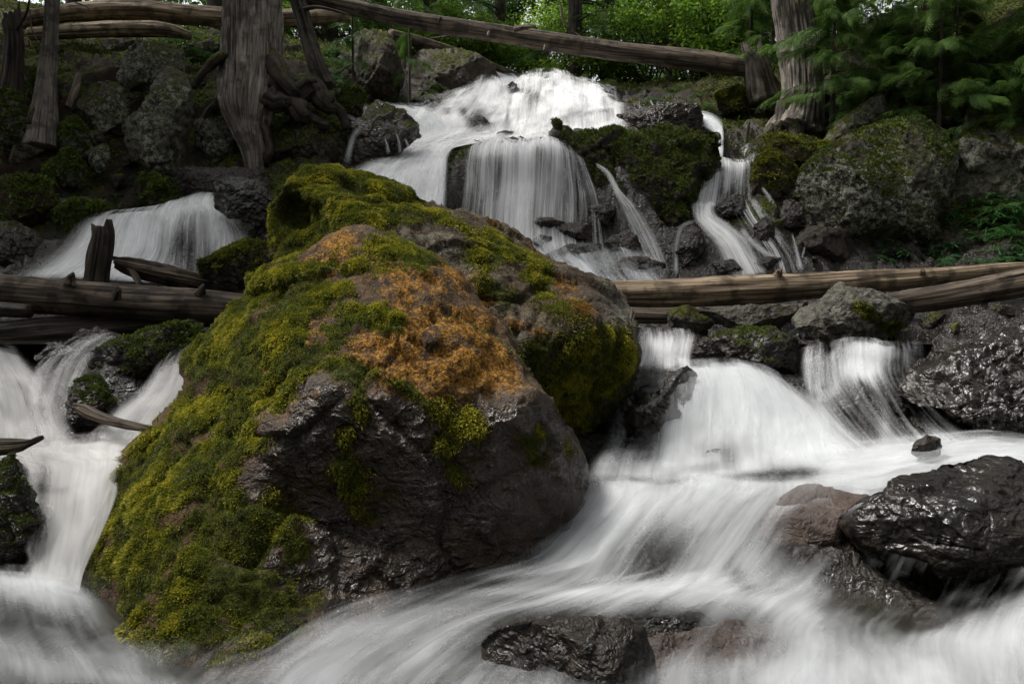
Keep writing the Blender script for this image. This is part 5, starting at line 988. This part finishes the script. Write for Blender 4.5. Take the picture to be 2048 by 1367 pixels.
# understorey seen beyond the falls
BU = [(870, 95, 20, 1.2, 'bright leafy bush left of centre beyond the falls'), (930, 80, 21, 1.1, 'bright leafy bush between cliff and far trunk'), (1000, 120, 22, .9, 'low bright bush at the foot of the far trunk'), (1090, 40, 26, 1.3, 'sunlit bush high in the centre gap'), (1110, 130, 21, .8, 'low bright bush right above the falls crest'),
      (1210, 120, 20, 1.1, 'leafy bush above the right of the falls crest'), (1290, 60, 20, 1.4, 'yellow green maple bush right of centre'), (1350, 30, 19, 1.3, 'tallest yellow green bush above the spanning log'), (1400, 80, 18, 1.1, 'yellow green bush near the log end'), (1470, 50, 18, 1.1, 'green bush left of the right cedar'), (1510, 20, 19, 1., 'bright bush just behind the right cedar'),
      (700, 50, 19, 1.1, 'green bush behind the log start'), (620, 20, 20, 1., 'dim bush behind the thick cedar'), (780, 30, 22, 1.3, 'tall bush above the cliff slab'), (1650, 30, 18, 1., 'green bush right of the right cedar')]
for i, (px, py, Y, rad, lab) in enumerate(BU):
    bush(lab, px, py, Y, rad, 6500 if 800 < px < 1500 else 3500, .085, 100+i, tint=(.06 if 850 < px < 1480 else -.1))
CF = [(860, 20.5, 'conifer left of the centre gap, nearest the cliff'), (760, 20, 'conifer behind the cliff slab'), (660, 19, 'conifer behind the slanting dark trunk'), (1150, 20.5, 'drooping dark conifer right of the centre gap'), (1215, 22, 'second dark conifer right of the centre gap'), (1440, 21, 'conifer between centre and right cedar'), (1330, 26, 'farther conifer behind the yellow green bushes'),
      (960, 30, 'far conifer in the left of the centre gap'), (1000, 22.5, 'slim straight far trunk conifer in the centre'), (560, 22, 'conifer hidden partly by the thick cedar'), (430, 21, 'conifer above the left bank logs'), (300, 22, 'shadowy conifer behind the left bank logs'), (150, 21, 'shadowy conifer at upper left'), (20, 20, 'shadowy conifer at the upper left corner'), (1700, 20, 'conifer behind the right cedar boughs'), (1850, 20, 'conifer high on the right slope'), (2000, 19, 'conifer at the upper right corner')]
for i, (px, Y, lab) in enumerate(CF):
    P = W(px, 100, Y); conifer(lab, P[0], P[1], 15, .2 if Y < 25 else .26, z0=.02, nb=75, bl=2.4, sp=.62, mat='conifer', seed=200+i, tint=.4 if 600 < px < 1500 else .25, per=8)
# far wood behind everything
Vl, Ql, Tl = leafcloud([(x, y, float(Tz(np.array([x]), np.array([y]))[0])+zz) for x, y, zz in [(-18, 36, 2), (-12, 36, 2), (-12, 38, 7), (-6.5, 38, 2), (-6, 39, 6), (8, 38, 2), (8, 40, 6), (13, 36, 2), (14, 38, 7), (19, 36, 3), (-20, 38, 8), (20, 38, 9), (-3.2, 42, 1), (5, 42, 1), (-3.6, 42, 8), (6, 42, 7), (1, 44, 1.), (1.2, 46, 12.5), (3.2, 47, 9.5), (-.6, 46, 9), (.6, 46, 17), (-3, 45, 16), (5, 45, 17)]],
                       [(4.2, 2, 4.2)]*12+[(2, 1, 1.6), (2.2, 1, 1.8), (1.6, 1, 5), (1.8, 1, 5), (2.5, 1, .9), (1.7, 1, 3), (1.8, 1, 3), (1.2, 1, 2.6), (3, 1, 3.5), (3, 1, 4), (3, 1, 4)], 80000, .3, 5, clump=.5, shell=0)
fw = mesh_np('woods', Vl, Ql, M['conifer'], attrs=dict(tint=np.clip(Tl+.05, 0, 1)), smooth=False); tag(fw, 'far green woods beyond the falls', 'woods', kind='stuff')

# cedar boughs hanging over the right bank
RC = [(5.0, 12.6, 3.6, 1.5, 'cedar sapling overhanging the rock wall right of the right cedar'), (6.3, 11.9, 3.4, 1.6, 'cedar sapling above the lichen boulder'), (7.4, 11.4, 3.6, 1.7, 'cedar sapling nearest the right edge'), (6.6, 13.4, 4.6, 1.9, 'taller cedar sapling behind the others on the right slope'), (5.6, 14.4, 4.5, 1.6, 'cedar sapling behind the right cedar trunk'), (4.3, 14.6, 3.4, 1.2, 'cedar sapling between right cedar and stump'), (8.2, 12.8, 4.6, 1.9, 'tall cedar sapling at the upper right corner'), (5.3, 16.5, 5, 1.8, 'farthest cedar sapling up the right slope'), (5.9, 12.6, 2.2, 1.2, 'low bushy cedar seedling on the rock wall top'), (7.6, 11.9, 2., 1.2, 'low bushy cedar seedling nearest the right edge'), (6.8, 12.4, 2.3, 1.2, 'low bushy cedar seedling between the taller saplings')]
for i, (x, y, h, bl, lab) in enumerate(RC):
    conifer(lab, x, y, h, .05, z0=.22, nb=48, bl=bl, sp=.34, seed=300+i, tint=.55, name='cedar_sapling', per=19, droop=.3)
conifer('small cedar sprig reaching over the cliff slab by the log start', -1.85, 14.6, 3.2, .03, z0=.1, nb=20, bl=.9, sp=.3, seed=350, tint=.5, name='cedar_sapling', per=9)
conifer('small cedar sprig between the slanting trunk and the cliff slab', -2.75, 14.0, 2.6, .03, z0=.05, nb=18, bl=.8, sp=.26, seed=351, tint=.4, name='cedar_sapling', per=9)
# unseen cedars beyond both edges, added for canopy shade
for px, Y, lab, sd in ((-40, 10, 'dark cedar leaning in from beyond the left edge', 1), (2250, 10, 'dark cedar leaning in from beyond the right edge', 2)):
    P = W(px, 300, Y); conifer(lab, P[0]+(-1.6 if sd == 1 else 1.8), P[1], 15, .3, z0=.36, nb=70, bl=4.2, sp=1.0, seed=400+sd, tint=.3, per=10)

for i, (x, y) in enumerate([(-4.5, -3), (4.8, -3.5), (-2, -7.5), (2.5, -8), (-8.5, 2), (9, 2.5)]):  # unseen cedars, added to keep sky light off the camera-facing sides
    conifer(['cedar left behind the viewer', 'cedar right behind the viewer', 'farther cedar left behind the viewer', 'farther cedar right behind the viewer', 'cedar on the bank beyond the left frame edge', 'cedar on the bank beyond the right frame edge'][i], x, y, 15, .3, z0=.08, nb=90, bl=4.2, sp=1.7, seed=500+i, tint=.3, per=10)

for i, (x, y) in enumerate([(-9.5, 9.5), (-9.5, 13)]):  # cedars added out of view, in the sun's path to the left bank
    conifer(['nearer cedar shading the left bank from outside the frame', 'middle cedar shading the left bank from outside the frame', 'farther cedar shading the left bank from outside the frame'][i], x, y, 14, .3, z0=.25, nb=55, bl=3.6, sp=1.4, seed=520+i, tint=.3, per=10)
for tr_, sd in ((TREES['thick fluted cedar trunk standing on rocks left of the falls'], 1), (TREES['red brown cedar trunk with spreading foot on the right bank'], 2)):  # high unseen crowns added to both trunks, sized for the shade they cast
    conifer('', tr_.location[0], tr_.location[1], 9, .25, z0=.0, nb=30 if sd == 1 else 40, bl=2.0 if sd == 1 else 3.8, sp=1.1, seed=540+sd, tint=.3, per=10, par=tr_, zb=tr_.location[2]+(8.5 if sd == 1 else 6))

# ferns
def fern_mesh(seed, nf=8, npn=13):
    rg = np.random.default_rng(seed); P, D = [], []
    for k in range(nf):
        a = 6.283*k/nf+rg.normal(0, .25); L = rg.uniform(.75, 1.1); c, s = math.cos(a), math.sin(a); up = rg.uniform(.45, .75)
        for j in range(npn):
            t = (j+1)/npn; r = L*t; z = up*L*t*1.25-L*.95*t*t; p = np.array([c*r, s*r, z]); w = L*.24*math.sin(math.pi*min(1, t*.85+.12))
            for q in (-1, 1):
                d = np.array([-s*q*.92+c*.35, c*q*.92+s*.35, -.12]); P.append(p); D.append(d*w)
        st_ = [np.array([c*L*t, s*L*t, up*L*t*1.25-L*.95*t*t]) for t in np.linspace(0, 1, 7)]
        for a0, a1 in zip(st_[:-1], st_[1:]): P.append(a0); D.append((a1-a0)*1.15)
    P, D = np.array(P), np.array(D); U = np.array([0, 0, 1.])+rg.normal(0, .15, (len(P), 3)); Sd = np.cross(D, U); Sd /= np.linalg.norm(Sd, axis=1, keepdims=True)
    V, Q = quads(P, D, Sd, np.minimum(.03, np.linalg.norm(D, axis=1)*.2+.006)); ti = np.clip(.45+rg.normal(0, .15, len(P)), 0, 1).repeat(4)
    return mesh_np('fern', V, Q, M['fern'], attrs=dict(tint=ti), smooth=False, link=False)
FM = [fern_mesh(i) for i in range(4)]
def ferns(n, x0, x1, y0, y1, s0, s1, label, group, seed):
    rg = random.Random(seed); k = 0
    while k < n:
        px, py = rg.uniform(x0, x1), rg.uniform(y0, y1); Y = groundY(px, py)
        if Y > 24: continue
        P = W(px, py, Y); o = FM[rg.randrange(4)].copy(); COL.objects.link(o); s = rg.uniform(s0, s1); o.location = P; o.scale = (s, s, s)
        o.rotation_euler = (rg.uniform(-.3, .3)+.2, rg.uniform(-.3, .3), rg.uniform(0, 6.3)); tag(o, label, 'fern', group); k += 1
ferns(60, 1740, 2048, 415, 535, .2, .4, 'low green fern in the patch below the lichen boulder', 'ferns below the lichen boulder', 1)
ferns(16, 1975, 2060, 350, 520, .25, .4, 'larger bright fern at the right edge', 'bright ferns at the right edge', 2)
ferns(22, 640, 720, 60, 180, .18, .32, 'fern on the bank between the slanting trunk and the cliff slab', 'ferns beside the slanting trunk', 3)
ferns(14, 355, 450, 70, 125, .18, .35, 'fern under the left bank logs beside the thick cedar', 'ferns left of the thick cedar', 4)
ferns(70, 0, 450, 160, 420, .1, .24, 'tiny fern between the left bank boulders', 'tiny ferns on the left bank', 5)
ferns(26, 1280, 1560, 130, 250, .14, .28, 'small fern on the bank under the spanning log', 'small ferns under the spanning log', 6)
ferns(44, 1640, 2048, 120, 290, .2, .4, 'dim fern on the slope above the lichen boulder', 'ferns above the lichen boulder', 7)
# moss and litter over the banks
tri = np.vstack([TF[:, :3], TF[:, [0, 2, 3]]])
inview = ((_d > 0) & (_px > -100) & (_px < 2150) & (_py > -50) & (_py < 700) & (TV[:, 1] > 7) & (TV[:, 1] < 19)).astype(float)
wv_ = inview*sst(.3, .7, tm+.3*fbm(TV*1.1, 3, 91)*bank)
strands('moss', TV, tri, wv_, 90000, .06, 'darkmoss', None, 9, tint=.45); tag(bpy.data.objects['moss'] if False else COL.objects[-1], 'moss carpet over the dark forest banks', 'moss', kind='stuff')
strands('litter', TV, tri, inview*bank*sst(.4, .8, TN[:, 2])*sst(-.1, .3, fbm(TV*.9, 3, 55)), 26000, .05, 'litter', None, 19, tint=.4, spread=1.5, wid=.3); tag(COL.objects[-1], 'brown needles and twigs on the banks', 'forest litter', kind='stuff')
# dead twigs
def twig(label, pts, grp=None):
    A = [list(W(p[0], p[1], p[2]))+[p[3]] for p in pts]; v, q = wtube(A, 6); r = v.mean(0)
    o = mesh_np('dead_branch', v-r, q, M['logwood'], attrs=dict(moss=v[:, 0]*0), uv=np.stack([v[:, 0], v[:, 2]], 1)); o.location = r; tag(o, label, 'branch', grp)
for lab, pts in [('bare forked twig hanging beside the slim left trunk', [(60, 20, 11.5, .012), (64, 60, 11.4, .01), (80, 90, 11.4, .004)]), ('pale twig crossing above the left bank boulders', [(150, 5, 11.6, .01), (175, 15, 11.5, .008), (178, 25, 11.5, .003)]),
                 ('pale dead branch leaning on the right slope', [(1650, 70, 14, .02), (1658, 30, 14, .018), (1690, 0, 14, .01)]), ('curved dead branch in the centre above the spanning log', [(1120, 5, 16, .025), (1130, 50, 16, .02), (1165, 75, 16, .01)]),
                 ('thin dead branch above the crest left', [(860, 78, 17, .02), (910, 70, 17, .018), (950, 60, 17, .008)]), ('short reddish snapped root right of the right cascade', [(1492, 285, 12, .035), (1495, 262, 12, .03), (1499, 243, 12, .012)]), ('pale rotten branch lying on the left bank', [(135, 215, 11.8, .05), (148, 190, 11.9, .06), (158, 150, 12.2, .05)])]:
    twig(lab, pts)
